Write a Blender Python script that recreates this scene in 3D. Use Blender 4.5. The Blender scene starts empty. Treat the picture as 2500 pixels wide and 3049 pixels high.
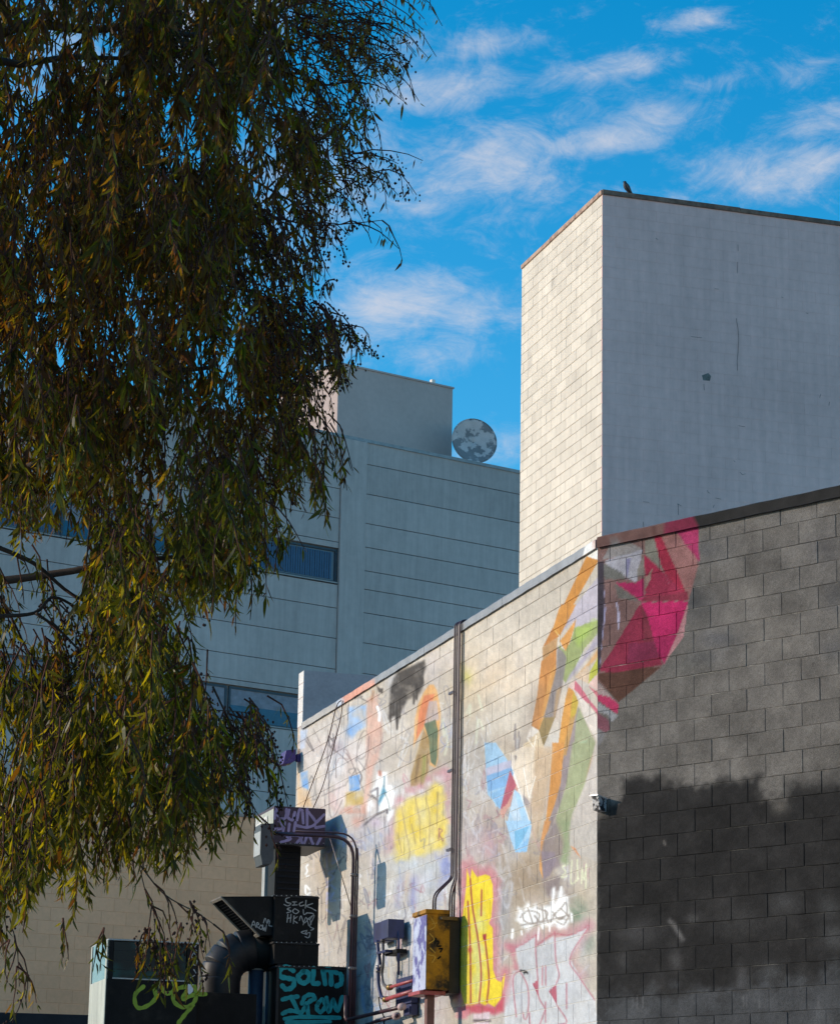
import bpy, bmesh, math, random
import numpy as np
from mathutils import Vector, Matrix

random.seed(7)
RNG = np.random.default_rng(11)
SC = bpy.context.scene
COL = SC.collection

# ------------------------------------------------------------------ camera
F = 8315.4                      # focal length in pixels of the 2500 px wide photograph
PITCH, ROLL, EYE = math.radians(14.384), math.radians(1.0427), 1.6
FW = np.array([0, math.cos(PITCH), math.sin(PITCH)])
_r = np.array([1.0, 0, 0]); _u = np.cross(_r, FW)
RT = math.cos(ROLL) * _r + math.sin(ROLL) * _u
UP = -math.sin(ROLL) * _r + math.cos(ROLL) * _u
ORG = np.array([0, 0, EYE])
cam_d = bpy.data.cameras.new('camera'); cam = bpy.data.objects.new('camera', cam_d); COL.objects.link(cam)
cam_d.sensor_fit = 'HORIZONTAL'; cam_d.sensor_width = 36.0; cam_d.lens = 36.0 * F / 2500.0
cam_d.clip_start = 0.1; cam_d.clip_end = 3000
cam.matrix_world = Matrix(((RT[0], UP[0], -FW[0], 0), (RT[1], UP[1], -FW[1], 0), (RT[2], UP[2], -FW[2], EYE), (0, 0, 0, 1)))
SC.camera = cam

def ray(x, y): return (x - 1250) * RT - (y - 1524.5) * UP + F * FW
def atY(x, y, Y):
    d = ray(x, y); return ORG + d * (Y / d[1])
def hd(yaw):
    a = math.radians(yaw); return np.array([math.sin(a), math.cos(a), 0.0])
def onplane(x, y, p0, yaw):
    d = ray(x, y); h = hd(yaw); n = np.array([h[1], -h[0], 0]); return ORG + d * (((p0 - ORG) @ n) / (d @ n))
def proj(P):
    d = np.asarray(P) - ORG; z = d @ FW
    return np.stack([1250 + F * (d @ RT) / z, 1524.5 - F * (d @ UP) / z], -1)
Z3 = np.array([0, 0, 1.0])

# ------------------------------------------------------------------ light
SUN_YAW, SUN_EL = -83.0, 18.5
sdir = Vector(hd(SUN_YAW)) * math.cos(math.radians(SUN_EL)) + Vector((0, 0, math.sin(math.radians(SUN_EL))))
sun_d = bpy.data.lights.new('sun', 'SUN'); sun_d.energy = 3.8; sun_d.angle = math.radians(0.53); sun_d.color = (1.0, 0.84, 0.66)
sun = bpy.data.objects.new('sun', sun_d); COL.objects.link(sun)
sun.rotation_euler = sdir.to_track_quat('Z', 'Y').to_euler(); sun.location = (-40, 5, 40)
SC.view_settings.view_transform = 'Standard'; SC.view_settings.look = 'None'
SC.view_settings.exposure = 0.0; SC.view_settings.gamma = 1.0

world = bpy.data.worlds.new('World'); SC.world = world; world.use_nodes = True
def build_world():
    nt = world.node_tree; N = nt.nodes; L = nt.links; N.clear()
    out = N.new('ShaderNodeOutputWorld'); bg = N.new('ShaderNodeBackground'); bg.inputs['Strength'].default_value = 0.10
    sky = N.new('ShaderNodeTexSky'); sky.sky_type = 'NISHITA'; sky.sun_disc = False
    sky.sun_elevation = math.radians(SUN_EL); sky.sun_rotation = math.radians(SUN_YAW % 360)
    sky.air_density = 1.0; sky.dust_density = 0.2; sky.ozone_density = 3.0
    hs = N.new('ShaderNodeHueSaturation'); hs.inputs['Saturation'].default_value = 1.42; hs.inputs['Hue'].default_value = 0.489; hs.inputs['Value'].default_value = 2.15
    L.new(sky.outputs[0], hs.inputs['Color'])
    tc = N.new('ShaderNodeTexCoord')
    def math_(op, a, b=None, c=None):
        n = N.new('ShaderNodeMath'); n.operation = op
        for i, v in enumerate((a, b, c)):
            if v is None: continue
            if isinstance(v, (int, float)): n.inputs[i].default_value = v
            else: L.new(v, n.inputs[i])
        return n.outputs[0]
    # feathered cloud patches seen from the yard: (x, y, half width, half height, amount)
    patches = [(2045, 65, 110, 42, .85), (1450, 130, 190, 50, .7), (1290, 270, 210, 75, .9), (1840, 200, 210, 45, .75),
               (2110, 245, 120, 40, .6), (1480, 470, 240, 110, .9), (1790, 420, 210, 55, 1.0), (1960, 350, 150, 70, .9),
               (2330, 500, 240, 100, 1.0), (2440, 370, 170, 70, .9), (2400, 210, 100, 45, .5), (1180, 900, 240, 110, 1.05),
               (1400, 920, 160, 90, .8), (1340, 1050, 150, 80, .6), (1480, 1330, 130, 70, .75), (620, 60, 220, 150, 1.1),
               (420, 640, 160, 120, .8), (150, 180, 150, 220, .7), (1250, 620, 160, 40, .5)]
    acc = None
    for (x, y, sx, sy, am) in patches:
        sy *= .85
        c = ray(x, y); c = c / np.linalg.norm(c)
        sub = N.new('ShaderNodeVectorMath'); sub.operation = 'SUBTRACT'; L.new(tc.outputs['Generated'], sub.inputs[0]); sub.inputs[1].default_value = c
        ln = None
        t = .16
        for ax, s in ((RT * math.cos(t) + UP * math.sin(t), sx), (UP * math.cos(t) - RT * math.sin(t), sy)):
            d = N.new('ShaderNodeVectorMath'); d.operation = 'DOT_PRODUCT'; L.new(sub.outputs[0], d.inputs[0]); d.inputs[1].default_value = ax * (F / s)
            q = math_('MULTIPLY', d.outputs['Value'], d.outputs['Value'])
            ln = q if ln is None else math_('ADD', ln, q)
        g = math_('MULTIPLY', math_('POWER', 2.718, math_('MULTIPLY', ln, -0.7)), am)
        acc = g if acc is None else math_('MAXIMUM', acc, g)
    mp = N.new('ShaderNodeMapping'); mp.inputs['Rotation'].default_value = (0, math.radians(12), 0); mp.inputs['Scale'].default_value = (1, 1, 1.9)
    L.new(tc.outputs['Generated'], mp.inputs[0])
    def noise(scale, det, rough, dist=0.0):
        n = N.new('ShaderNodeTexNoise'); n.inputs['Scale'].default_value = scale; n.inputs['Detail'].default_value = det
        n.inputs['Roughness'].default_value = rough; n.inputs['Distortion'].default_value = dist; L.new(mp.outputs[0], n.inputs['Vector']); return n.outputs['Fac']
    n1 = noise(24, 11, .68, .9); n2 = noise(5.0, 4, .5, .2); n3 = noise(75, 10, .72, .9)
    def ramp(v, a, b):
        m = N.new('ShaderNodeMapRange'); m.interpolation_type = 'SMOOTHSTEP'; L.new(v, m.inputs['Value'])
        m.inputs['From Min'].default_value = a; m.inputs['From Max'].default_value = b; return m.outputs[0]
    broad = ramp(n2, .48, .70)
    base = math_('MAXIMUM', acc, math_('MULTIPLY', broad, .55))
    det = math_('ADD', math_('MULTIPLY', n1, .80), math_('MULTIPLY', n3, .42))
    dens = math_('MULTIPLY', ramp(math_('ADD', math_('MULTIPLY', base, .40), det), .66, 1.24), 0.82)
    mix = N.new('ShaderNodeMix'); mix.data_type = 'RGBA'; L.new(dens, mix.inputs['Factor']); L.new(hs.outputs[0], mix.inputs[6]); mix.inputs[7].default_value = (7.4, 7.2, 7.6, 1)
    L.new(mix.outputs[2], bg.inputs['Color']); L.new(bg.outputs[0], out.inputs[0])
build_world()

# ------------------------------------------------------------------ materials
def s2l(c):
    c = np.asarray(c, float) / 255.0
    return np.where(c <= .04045, c / 12.92, ((c + .055) / 1.055) ** 2.4)
MATS = {}
def mat(name, color, rough=.7, metal=0.0, ns=6.0, na=.25, bs=60.0, bump=.0, dirt=None, spec=.5, attr=False, rnd=0.0, streak=0.0, bdist=.004, grain=None):
    """painted / weathered surface: base colour with two scales of mottling and fine relief"""
    if name in MATS: return MATS[name]
    m = bpy.data.materials.new(name); m.use_nodes = True; nt = m.node_tree; N = nt.nodes; L = nt.links; N.clear()
    out = N.new('ShaderNodeOutputMaterial'); b = N.new('ShaderNodeBsdfPrincipled'); L.new(b.outputs[0], out.inputs[0])
    b.inputs['Roughness'].default_value = rough; b.inputs['Metallic'].default_value = metal; b.inputs['Specular IOR Level'].default_value = spec
    geo = N.new('ShaderNodeNewGeometry')
    def nz(scale, det=6, vec=None):
        n = N.new('ShaderNodeTexNoise'); n.inputs['Scale'].default_value = scale; n.inputs['Detail'].default_value = det; n.inputs['Roughness'].default_value = .6
        L.new(vec if vec is not None else geo.outputs['Position'], n.inputs['Vector']); return n.outputs['Fac']
    def mr(v, a, b_, c, d):
        k = N.new('ShaderNodeMapRange'); L.new(v, k.inputs['Value'])
        for i, q in zip(('From Min', 'From Max', 'To Min', 'To Max'), (a, b_, c, d)): k.inputs[i].default_value = q
        return k.outputs[0]
    def mul(a, b_):
        k = N.new('ShaderNodeMath'); k.operation = 'MULTIPLY'; L.new(a, k.inputs[0]); L.new(b_, k.inputs[1]); return k.outputs[0]
    f = mul(mr(nz(ns), .3, .7, 1 - na, 1 + na), mr(nz(ns * 14, 3), .3, .7, 1 - na * .6, 1 + na * .6))
    if grain: f = mul(f, mr(nz(grain[0], 2), .32, .68, 1 - grain[1], 1 + grain[1]))
    if rnd:
        oi = N.new('ShaderNodeObjectInfo'); f = mul(f, mr(oi.outputs['Random'], 0, 1, 1 - rnd, 1 + rnd * .5))
    if streak:
        mp = N.new('ShaderNodeMapping'); mp.inputs['Scale'].default_value = (9, 9, .7); L.new(geo.outputs['Position'], mp.inputs[0])
        f = mul(f, mr(nz(1.0, 5, mp.outputs[0]), .35, .65, 1 - streak, 1.0))
    if attr:
        a = N.new('ShaderNodeAttribute'); a.attribute_name = 'Col'; src = a.outputs['Color']
    else:
        rgb = N.new('ShaderNodeRGB'); rgb.outputs[0].default_value = (*color, 1); src = rgb.outputs[0]
    if dirt is not None:
        dc, lo, hi, sc = dirt
        mx = N.new('ShaderNodeMix'); mx.data_type = 'RGBA'; L.new(mr(nz(sc, 8), lo, hi, 0, 1), mx.inputs['Factor']); L.new(src, mx.inputs[6]); mx.inputs[7].default_value = (*dc, 1); src = mx.outputs[2]
    sc_ = N.new('ShaderNodeVectorMath'); sc_.operation = 'SCALE'; L.new(src, sc_.inputs[0]); L.new(f, sc_.inputs['Scale'])
    L.new(sc_.outputs[0], b.inputs['Base Color'])
    if bump:
        bp = N.new('ShaderNodeBump'); bp.inputs['Strength'].default_value = bump; bp.inputs['Distance'].default_value = bdist; L.new(nz(bs, 5), bp.inputs['Height']); L.new(bp.outputs[0], b.inputs['Normal'])
    MATS[name] = m; return m

M_WALL = mat('painted_block', (1, 1, 1), .92, attr=True, ns=3.0, na=.07, bs=130, bump=.55, spec=.2, grain=(110, .16))
M_WALLB = mat('rough_block', (1, 1, 1), .95, attr=True, ns=5.0, na=.16, bs=210, bump=.8, spec=.15, bdist=.004, grain=(170, .42))
M_WHITE = mat('cream_block', (.72, .655, .565), .9, ns=1.3, na=.07, bs=80, bump=.35, rnd=.10, streak=.10, spec=.2, dirt=((.5, .46, .41), .60, .76, 1.7))
M_JOINT = mat('tower_joint', (.66, .60, .51), .95, na=.1, spec=.1)
M_TOWER = mat('shaded_cream_paint', (.88, .55, .50), .9, ns=.6, na=.08, bs=40, bump=.3, spec=.2, streak=.10)  # cream reddened for the shaded face, offsets the blue sky fill
M_TJOINT = mat('shaded_cream_joint', (.86, .54, .49), .95, na=.1, spec=.1)
M_COPT = mat('rusty_flashing', (.20, .11, .075), .7, na=.5, ns=9, bump=.3)
M_GREY = mat('blue_grey_panel', (.50, .435, .41), .85, ns=.35, na=.09, bs=30, bump=.15, streak=.13, spec=.25, rnd=.06)
M_GROOVE = mat('panel_groove', (.25, .23, .225), .95, na=.1)
M_PENT = mat('penthouse_stucco', (.50, .40, .37), .9, ns=.5, na=.08, bs=40, bump=.2, spec=.2)
M_GLASS = mat('dark_glass', (.012, .035, .07), .08, ns=.5, na=.2, spec=.8)
M_GLASS2 = mat('blind_glass', (.10, .105, .13), .25, ns=.5, na=.1, spec=.6)
M_SLAT = mat('blue_blind', (.03, .10, .19), .6, na=.1)
M_BEIGE = mat('beige_block', (.86, .53, .32), .92, ns=1.0, na=.08, bs=70, bump=.3, rnd=.05, spec=.15)
M_BJOINT = mat('beige_joint', (.82, .50, .30), .95, na=.1, spec=.1)
M_BLACK = mat('black_duct_paint', (.009, .0085, .009), .6, ns=5, na=.4, bs=40, bump=.12, spec=.18, streak=.3, dirt=((.045, .038, .03), .56, .80, 3.0))
M_DUCT = mat('grey_duct_paint', (.017, .017, .02), .5, ns=4, na=.35, bs=30, bump=.1, spec=.3)
M_NAVY = mat('navy_duct_paint', (.03, .045, .075), .5, ns=4, na=.35, bs=30, bump=.1)
M_PURP = mat('purple_hood_paint', (.045, .022, .045), .6, ns=5, na=.4, bump=.1)
M_PURPL = mat('lilac_spray', (.30, .24, .42), .7, ns=8, na=.2)
M_TEAL = mat('teal_spray', (.012, .34, .36), .7, ns=10, na=.2)
M_CHALK = mat('pale_marker', (.42, .41, .40), .8, ns=20, na=.3)
M_WSPRAY = mat('white_spray', (.78, .77, .75), .7, ns=9, na=.2)
M_GSPRAY = mat('green_spray', (.26, .36, .03), .7, ns=9, na=.25)
M_GALV = mat('galvanised_sheet', (.42, .42, .41), .5, metal=.3, ns=4, na=.2, streak=.2)
M_WPAINT = mat('streaked_white_sheet', (.52, .54, .47), .6, ns=4, na=.12, streak=.3)  # white toned down to carry the tree's shade on the cabin side
M_COND = mat('maroon_conduit', (.055, .022, .03), .38, ns=8, na=.3, spec=.5)
M_CONDG = mat('steel_conduit', (.20, .17, .16), .35, metal=.4, ns=10, na=.3)
M_BLUE = mat('navy_meter_paint', (.025, .032, .10), .45, ns=9, na=.3)
M_RED = mat('red_pipe', (.36, .07, .08), .45, ns=12, na=.3)
M_YEL = mat('yellow_cabinet_paint', (.38, .175, .010), .6, ns=7, na=.3, dirt=((.03, .022, .016), .45, .60, 5.0), bump=.1, spec=.25)
M_LILAC = mat('blue_white_cabinet_paint', (.46, .50, .66), .6, ns=7, na=.15, dirt=((.10, .09, .30), .47, .56, 6.5))
M_OLIVE = mat('dark_cabinet_paint', (.03, .02, .02), .6, ns=6, na=.4)
M_FLASHB = mat('dark_flashing', (.1, .1, .1), .85, ns=6, na=.25, attr=True, bump=.2, spec=.08)
M_FLASH = mat('zinc_flashing', (.40, .39, .38), .55, metal=.15, ns=5, na=.2, attr=True, bump=.15)
M_ASPH = mat('worn_concrete_yard', (.22, .195, .165), .95, ns=2, na=.3, bs=60, bump=.5)  # yard ground out of view, paled for warm bounce onto shaded walls
M_ROOF = mat('tar_roof', (.045, .045, .048), .95, ns=3, na=.3, bump=.3)
M_DARKW = mat('dark_parapet', (.018, .019, .024), .9, na=.3)
M_DISH = mat('peeling_dish', (.66, .57, .55), .8, ns=3, na=.12, spec=.1, dirt=((.27, .255, .26), .49, .53, 2.6))
M_BIRD = mat('slate_feather', (.035, .038, .045), .7, ns=40, na=.4)
M_LENS = mat('lens_black', (.01, .01, .012), .2)
M_LPURP = mat('purple_light_paint', (.045, .02, .16), .5, ns=20, na=.3)
M_BARK = mat('bark', (.055, .034, .026), .9, ns=9, na=.35, bs=40, bump=.4)
M_TWIG = mat('red_twig', (.075, .030, .022), .8, ns=9, na=.3, spec=.1)
M_POD = mat('seed_pod', (.040, .018, .016), .8, ns=30, na=.3, spec=.15)

# ------------------------------------------------------------------ object helpers
LOC = {}
def thing(name, label, cat, loc, group=None):
    o = bpy.data.objects.new(name, None); COL.objects.link(o); o.location = loc; o.empty_display_size = .2
    o['label'] = label; o['category'] = cat
    if group: o['group'] = group
    LOC[o] = np.array(loc, float); return o
def tagm(o, label, cat, group=None):
    o['label'] = label; o['category'] = cat
    if group: o['group'] = group
    return o
class MB:
    def __init__(s): s.v = []; s.f = []; s.n = 0; s.c = None
    def add(s, vs, fs):
        vs = [tuple(map(float, v)) for v in vs]; s.v += vs; s.f += [tuple(i + s.n for i in f) for f in fs]; s.n += len(vs); return s
    def prism(s, front, ext):
        """front: planar outline; ext: extrusion vector"""
        k = len(front); ext = np.asarray(ext, float)
        vs = [np.asarray(p, float) for p in front] + [np.asarray(p, float) + ext for p in front]
        return s.add(vs, [tuple(range(k)), tuple(range(2 * k - 1, k - 1, -1))] + [(i, i + k, (i + 1) % k + k, (i + 1) % k) for i in range(k)])
    def box(s, o, a, b, c):
        o, a, b, c = (np.asarray(q, float) for q in (o, a, b, c)); return s.prism([o, o + a, o + a + b, o + b], c)
    def tube(s, pts, r, seg=8, cap=True):
        pts = [np.asarray(p, float) for p in pts]; n = len(pts)
        rs = r if hasattr(r, '__len__') else [r] * n
        ref = None; vs = []
        for i in range(n):
            t = pts[min(i + 1, n - 1)] - pts[max(i - 1, 0)]; t = t / (np.linalg.norm(t) + 1e-9)
            if ref is None: ref = np.array([0, 0, 1.0]) if abs(t[2]) < .9 else np.array([1.0, 0, 0])
            a = np.cross(t, ref); a /= np.linalg.norm(a) + 1e-9; b = np.cross(t, a); ref = -b if False else ref - t * (ref @ t); ref /= np.linalg.norm(ref) + 1e-9
            a = np.cross(t, ref); b = np.cross(t, a)
            for k in range(seg):
                w = 2 * math.pi * k / seg; vs.append(pts[i] + rs[i] * (math.cos(w) * a + math.sin(w) * b))
        fs = []
        for i in range(n - 1):
            for k in range(seg):
                fs.append((i * seg + k, i * seg + (k + 1) % seg, (i + 1) * seg + (k + 1) % seg, (i + 1) * seg + k))
        if cap: fs += [tuple(range(seg - 1, -1, -1)), tuple(range((n - 1) * seg, n * seg))]
        return s.add(vs, fs)
    def build(s, name, m, parent=None, smooth=False, bevel=0.0, kind=None, fix=True):
        off = LOC.get(parent, np.zeros(3)) if parent is not None else np.zeros(3)
        me = bpy.data.meshes.new(name)
        V = np.array(s.v, float) - off
        me.from_pydata(V.tolist(), [], s.f); me.materials.append(m)
        if fix or bevel:
            bm = bmesh.new(); bm.from_mesh(me)
            if fix: bmesh.ops.recalc_face_normals(bm, faces=bm.faces)
            if bevel: bmesh.ops.bevel(bm, geom=[e for e in bm.edges if len(e.link_faces) == 2 and e.calc_face_angle(0) > .5], offset=bevel, segments=2, affect='EDGES', profile=.6)
            bm.to_mesh(me); bm.free()
        if smooth:
            for p in me.polygons: p.use_smooth = True
        o = bpy.data.objects.new(name, me); COL.objects.link(o)
        if parent is not None: o.parent = parent; LOC[o] = off
        if kind: o['kind'] = kind
        return o
def colour(o, rgb):
    a = o.data.color_attributes.new('Col', 'FLOAT_COLOR', 'POINT'); rgb = np.asarray(rgb, float)
    if rgb.ndim == 1: rgb = np.tile(rgb, (len(o.data.vertices), 1))
    d = np.ones((len(rgb), 4)); d[:, :3] = rgb; a.data.foreach_set('color', d.ravel()); return o
def raw(name, V, Fc, m, parent=None, rgb=None, smooth=False, kind=None):
    off = LOC.get(parent, np.zeros(3)) if parent is not None else np.zeros(3)
    me = bpy.data.meshes.new(name); me.from_pydata((np.asarray(V) - off).tolist(), [], Fc if isinstance(Fc, list) else np.asarray(Fc).tolist()); me.materials.append(m)
    if smooth: me.polygons.foreach_set('use_smooth', [True] * len(me.polygons))
    o = bpy.data.objects.new(name, me); COL.objects.link(o)
    if parent is not None: o.parent = parent; LOC[o] = off
    if rgb is not None: colour(o, rgb)
    if kind: o['kind'] = kind
    return o
def smooth_line(pts, k=6):
    pts = [np.asarray(p, float) for p in pts]
    if len(pts) < 3: return pts
    P = [2 * pts[0] - pts[1]] + pts + [2 * pts[-1] - pts[-2]]; out = []
    for i in range(1, len(P) - 2):
        for t in np.linspace(0, 1, k, endpoint=False):
            a, b, c, d = P[i - 1], P[i], P[i + 1], P[i + 2]
            out.append(.5 * ((2 * b) + (c - a) * t + (2 * a - 5 * b + 4 * c - d) * t * t + (3 * b - a - 3 * c + d) * t ** 3))
    out.append(pts[-1]); return out
def bend(pts, r=.06, k=4):
    """polyline with its inner corners rounded"""
    pts = [np.asarray(p, float) for p in pts]; out = [pts[0]]
    for i in range(1, len(pts) - 1):
        a = pts[i - 1] - pts[i]; b = pts[i + 1] - pts[i]; la, lb = np.linalg.norm(a), np.linalg.norm(b); q = min(r, la * .45, lb * .45)
        p0, p2 = pts[i] + a / la * q, pts[i] + b / lb * q
        for t in np.linspace(0, 1, k + 1): out.append((1 - t) ** 2 * p0 + 2 * t * (1 - t) * pts[i] + t * t * p2)
    out.append(pts[-1]); return out
def ribbons(name, strokes, width, p0, yaw, m, parent, lift=.003, crop=(0, 0, 1)):
    """painted strokes lying on the upright plane through p0 with the given heading"""
    mb = MB(); h = hd(yaw); nrm = np.array([h[1], -h[0], 0]);
    if nrm @ (ORG - p0) < 0: nrm = -nrm
    p1 = p0 + nrm * lift
    for st in strokes:
        w = width
        if isinstance(st[0], (int, float)): w, st = st[0], st[1]
        P = smooth_line([onplane(crop[0] + x / crop[2], crop[1] + y / crop[2], p1, yaw) for x, y in st], 5)
        n = len(P); vs = []
        for i in range(n):
            t = P[min(i + 1, n - 1)] - P[max(i - 1, 0)]; t /= np.linalg.norm(t) + 1e-9; s = np.cross(nrm, t)
            ww = w * .5 * (1 + .15 * math.sin(i * 1.7 + len(P)))
            vs += [P[i] + s * ww, P[i] - s * ww]
        mb.add(vs, [(2 * i, 2 * i + 1, 2 * i + 3, 2 * i + 2) for i in range(n - 1)])
        for e in (P[0], P[-1]):
            mb.add([e + nrm * .0003 + w * .5 * (math.cos(a) * h + math.sin(a) * Z3) for a in np.linspace(0, 2 * math.pi, 10, endpoint=False)], [tuple(range(10))])
    return mb.build(name, m, parent, fix=False, kind='stuff')

# ------------------------------------------------------------------ ground
g = MB().add([(-900, -300, 0), (900, -300, 0), (900, 1500, 0), (-900, 1500, 0)], [(0, 1, 2, 3)]).build('ground', M_ASPH); g['kind'] = 'structure'

# ------------------------------------------------------------------ paint on the block walls
def vnoise(x, y, seed=0):
    xi, yi = np.floor(x).astype(int), np.floor(y).astype(int); fx, fy = x - xi, y - yi
    fx = fx * fx * (3 - 2 * fx); fy = fy * fy * (3 - 2 * fy)
    def hsh(a, b):
        h = (a * 374761393 + b * 668265263 + seed * 974634777) & 0x7fffffff; h = ((h ^ (h >> 13)) * 1274126177) & 0x7fffffff; return ((h ^ (h >> 16)) & 0xffff) / 65535.0
    return (hsh(xi, yi) * (1 - fx) + hsh(xi + 1, yi) * fx) * (1 - fy) + (hsh(xi, yi + 1) * (1 - fx) + hsh(xi + 1, yi + 1) * fx) * fy
def fbm(x, y, s, seed=0):
    return .5 * vnoise(x / s, y / s, seed) + .3 * vnoise(x / s * 2.1, y / s * 2.1, seed + 1) + .2 * vnoise(x / s * 4.3, y / s * 4.3, seed + 2)
class Painter:
    def __init__(s, base): s.base = np.array(base, float); s.ops = []; s.cr = (0, 0, 1.0)
    def crop(s, x, y, k): s.cr = (x, y, k); return s
    def _t(s, pts): a = np.asarray(pts, float); return np.stack([s.cr[0] + a[:, 0] / s.cr[2], s.cr[1] + a[:, 1] / s.cr[2]], -1)
    def poly(s, pts, rgb, al=1.0, soft=1.2, worn=0.0): s.ops.append(('p', s._t(pts), rgb, al, max(soft, .6), worn)); return s
    def stroke(s, pts, w, rgb, al=1.0, soft=1.2, worn=0.0, curve=True):
        P = s._t(pts); P = np.array(smooth_line(P, 4)) if curve and len(P) > 2 else P
        s.ops.append(('s', P, rgb, al, max(soft, .6), worn, w / s.cr[2] * .5)); return s
    def blob(s, x, y, rx, ry, rgb, al=1.0, worn=.3): c = s._t([(x, y)])[0]; s.ops.append(('b', c, rgb, al, (rx / s.cr[2], ry / s.cr[2]), worn)); return s
    def __call__(s, P):
        x, y = P[:, 0], P[:, 1]; C = np.tile(s.base, (len(P), 1))
        for k, op in enumerate(s.ops):
            kind, G, rgb, al, soft, worn = op[:6]
            if kind == 'b':
                q = ((x - G[0]) / soft[0]) ** 2 + ((y - G[1]) / soft[1]) ** 2; I = np.nonzero(q < 4)[0]
                if not len(I): continue
                A = al * np.exp(-q[I] * 1.1) * np.clip((4 - q[I]) / 1.5, 0, 1)
            else:
                pad = soft + (op[6] if kind == 's' else 0) + 1
                I = np.nonzero((x > G[:, 0].min() - pad) & (x < G[:, 0].max() + pad) & (y > G[:, 1].min() - pad) & (y < G[:, 1].max() + pad))[0]
                if not len(I): continue
                px, py = x[I], y[I]; d2 = np.full(len(I), 1e12); ins = np.zeros(len(I), bool); n = len(G)
                for i in range(n if kind == 'p' else n - 1):
                    ax, ay = G[i]; bx, by = G[(i + 1) % n]; ex, ey = bx - ax, by - ay
                    t = np.clip(((px - ax) * ex + (py - ay) * ey) / (ex * ex + ey * ey + 1e-9), 0, 1)
                    d2 = np.minimum(d2, (px - ax - t * ex) ** 2 + (py - ay - t * ey) ** 2)
                    if kind == 'p':
                        cr = ((ay > py) != (by > py)); xx = ax + (py - ay) * ex / (ey if abs(ey) > 1e-9 else 1e-9); ins ^= cr & (px < xx)
                d = np.sqrt(d2)
                sd = np.where(ins, -d, d) if kind == 'p' else d - op[6]
                if kind == 'p' and soft > 12: sd = sd + (fbm(px, py, 34.0, k + 5) - .5) * soft * 1.7
                A = al * np.clip(.5 - sd / soft, 0, 1)
            if worn:
                nzv = fbm(x[I], y[I], 26.0, k); A = A * np.clip(1 - worn * 1.6 * np.clip(nzv - .42, 0, 1) / .3, 0, 1)
            C[I] += (np.asarray(rgb, float) - C[I]) * A[:, None]
        return C

# --- wall A (sunlit, graffiti) -------------------------------------------------
PA = Painter((196, 180, 158)); Q = PA
W_ = (252, 250, 246)
Q.crop(0, 0, .6944)   # coordinates of the whole picture at 1736 px
for b in [(1050, 1420, 140, 150, (224, 208, 186), .9), (1010, 1400, 90, 60, (226, 190, 148), .6), (1000, 1330, 120, 50, (226, 205, 178), .6), (890, 1560, 60, 120, (184, 162, 134), .9),
          (975, 1600, 45, 140, (166, 155, 144), .8), (1080, 1800, 70, 110, (164, 138, 110), .85), (860, 1870, 120, 130, (192, 192, 192), .85), (960, 1420, 40, 80, (222, 192, 140), .6),
          (1215, 1750, 30, 260, (188, 174, 158), .7), (700, 1590, 95, 110, (232, 218, 212), .95), (780, 1700, 60, 60, (200, 190, 186), .7), (830, 1480, 60, 70, (206, 186, 160), .8),
          (660, 1800, 60, 150, (200, 178, 152), .8), (760, 2000, 70, 120, (188, 186, 184), .8), (900, 2050, 60, 80, (176, 172, 168), .8), (1000, 1720, 50, 60, (186, 160, 152), .7)]:
    Q.blob(b[0], b[1], b[2], b[3], b[4], b[5], .2)
RT_ = random.Random(21)
pal = [(226, 206, 200), (206, 190, 176), (182, 176, 178), (214, 200, 180), (196, 164, 150), (170, 160, 156), (232, 224, 216), (190, 196, 206), (204, 178, 140)]
def _clear(x, y): return x > 945 and y < 1530 and x < 1150
for i in range(260):
    x, y = RT_.uniform(615, 1235), RT_.uniform(1300, 2110)
    if _clear(x, y) and RT_.random() < .75: continue
    Q.blob(x, y, RT_.uniform(8, 30), RT_.uniform(14, 52), RT_.choice(pal), RT_.uniform(.25, .6), .35)
for i in range(230):
    x, y = RT_.uniform(620, 1225), RT_.uniform(1420, 2100)
    if _clear(x, y) or (x > 1120 and y < 1700): continue
    w, h = RT_.uniform(8, 22), RT_.uniform(16, 46); c = RT_.choice([(150, 140, 140), (214, 210, 210), (196, 150, 150), (120, 110, 112), (224, 220, 216), (150, 150, 176), (176, 166, 158)])
    Q.stroke([(x + RT_.uniform(-w, w), y + RT_.uniform(-h, h)) for _ in range(RT_.randint(3, 7))], RT_.uniform(1.5, 3.4), tuple(q * (.8 if x < 800 else 1) for q in c), RT_.uniform(.4, .85), 1.8, .25)
for i in range(150):
    if i % 2: x, y = RT_.uniform(735, 935), RT_.uniform(1690, 2090)
    else: x, y = RT_.uniform(950, 1110), RT_.uniform(1580, 1860)
    w, h = RT_.uniform(6, 16), RT_.uniform(12, 30); c = RT_.choice([(226, 222, 220), (214, 206, 206), (140, 134, 146), (170, 120, 124), (150, 156, 186), (196, 180, 160), (120, 116, 124)])
    Q.stroke([(x + RT_.uniform(-w, w), y + RT_.uniform(-h, h)) for _ in range(RT_.randint(3, 6))], RT_.uniform(1.8, 5.0), c, RT_.uniform(.4, .8), 1.6, .2)
for i in range(60):
    x, y = RT_.uniform(630, 1225), RT_.uniform(1500, 2050)
    if x > 1100: continue
    Q.stroke([(x, y), (x - 1, y + RT_.uniform(15, 60))], RT_.uniform(1.5, 5), RT_.choice(pal), RT_.uniform(.3, .6), 3, .3)
for i in range(40):   # pale loops in the column right of the conduits
    x, y = RT_.uniform(955, 1010), RT_.uniform(1480, 1760); Q.stroke([(x, y), (x + RT_.uniform(-10, 10), y + RT_.uniform(10, 26)), (x + RT_.uniform(-12, 12), y + RT_.uniform(4, 40))], 2.2, (212, 208, 204), .6, 2, .2)
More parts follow.
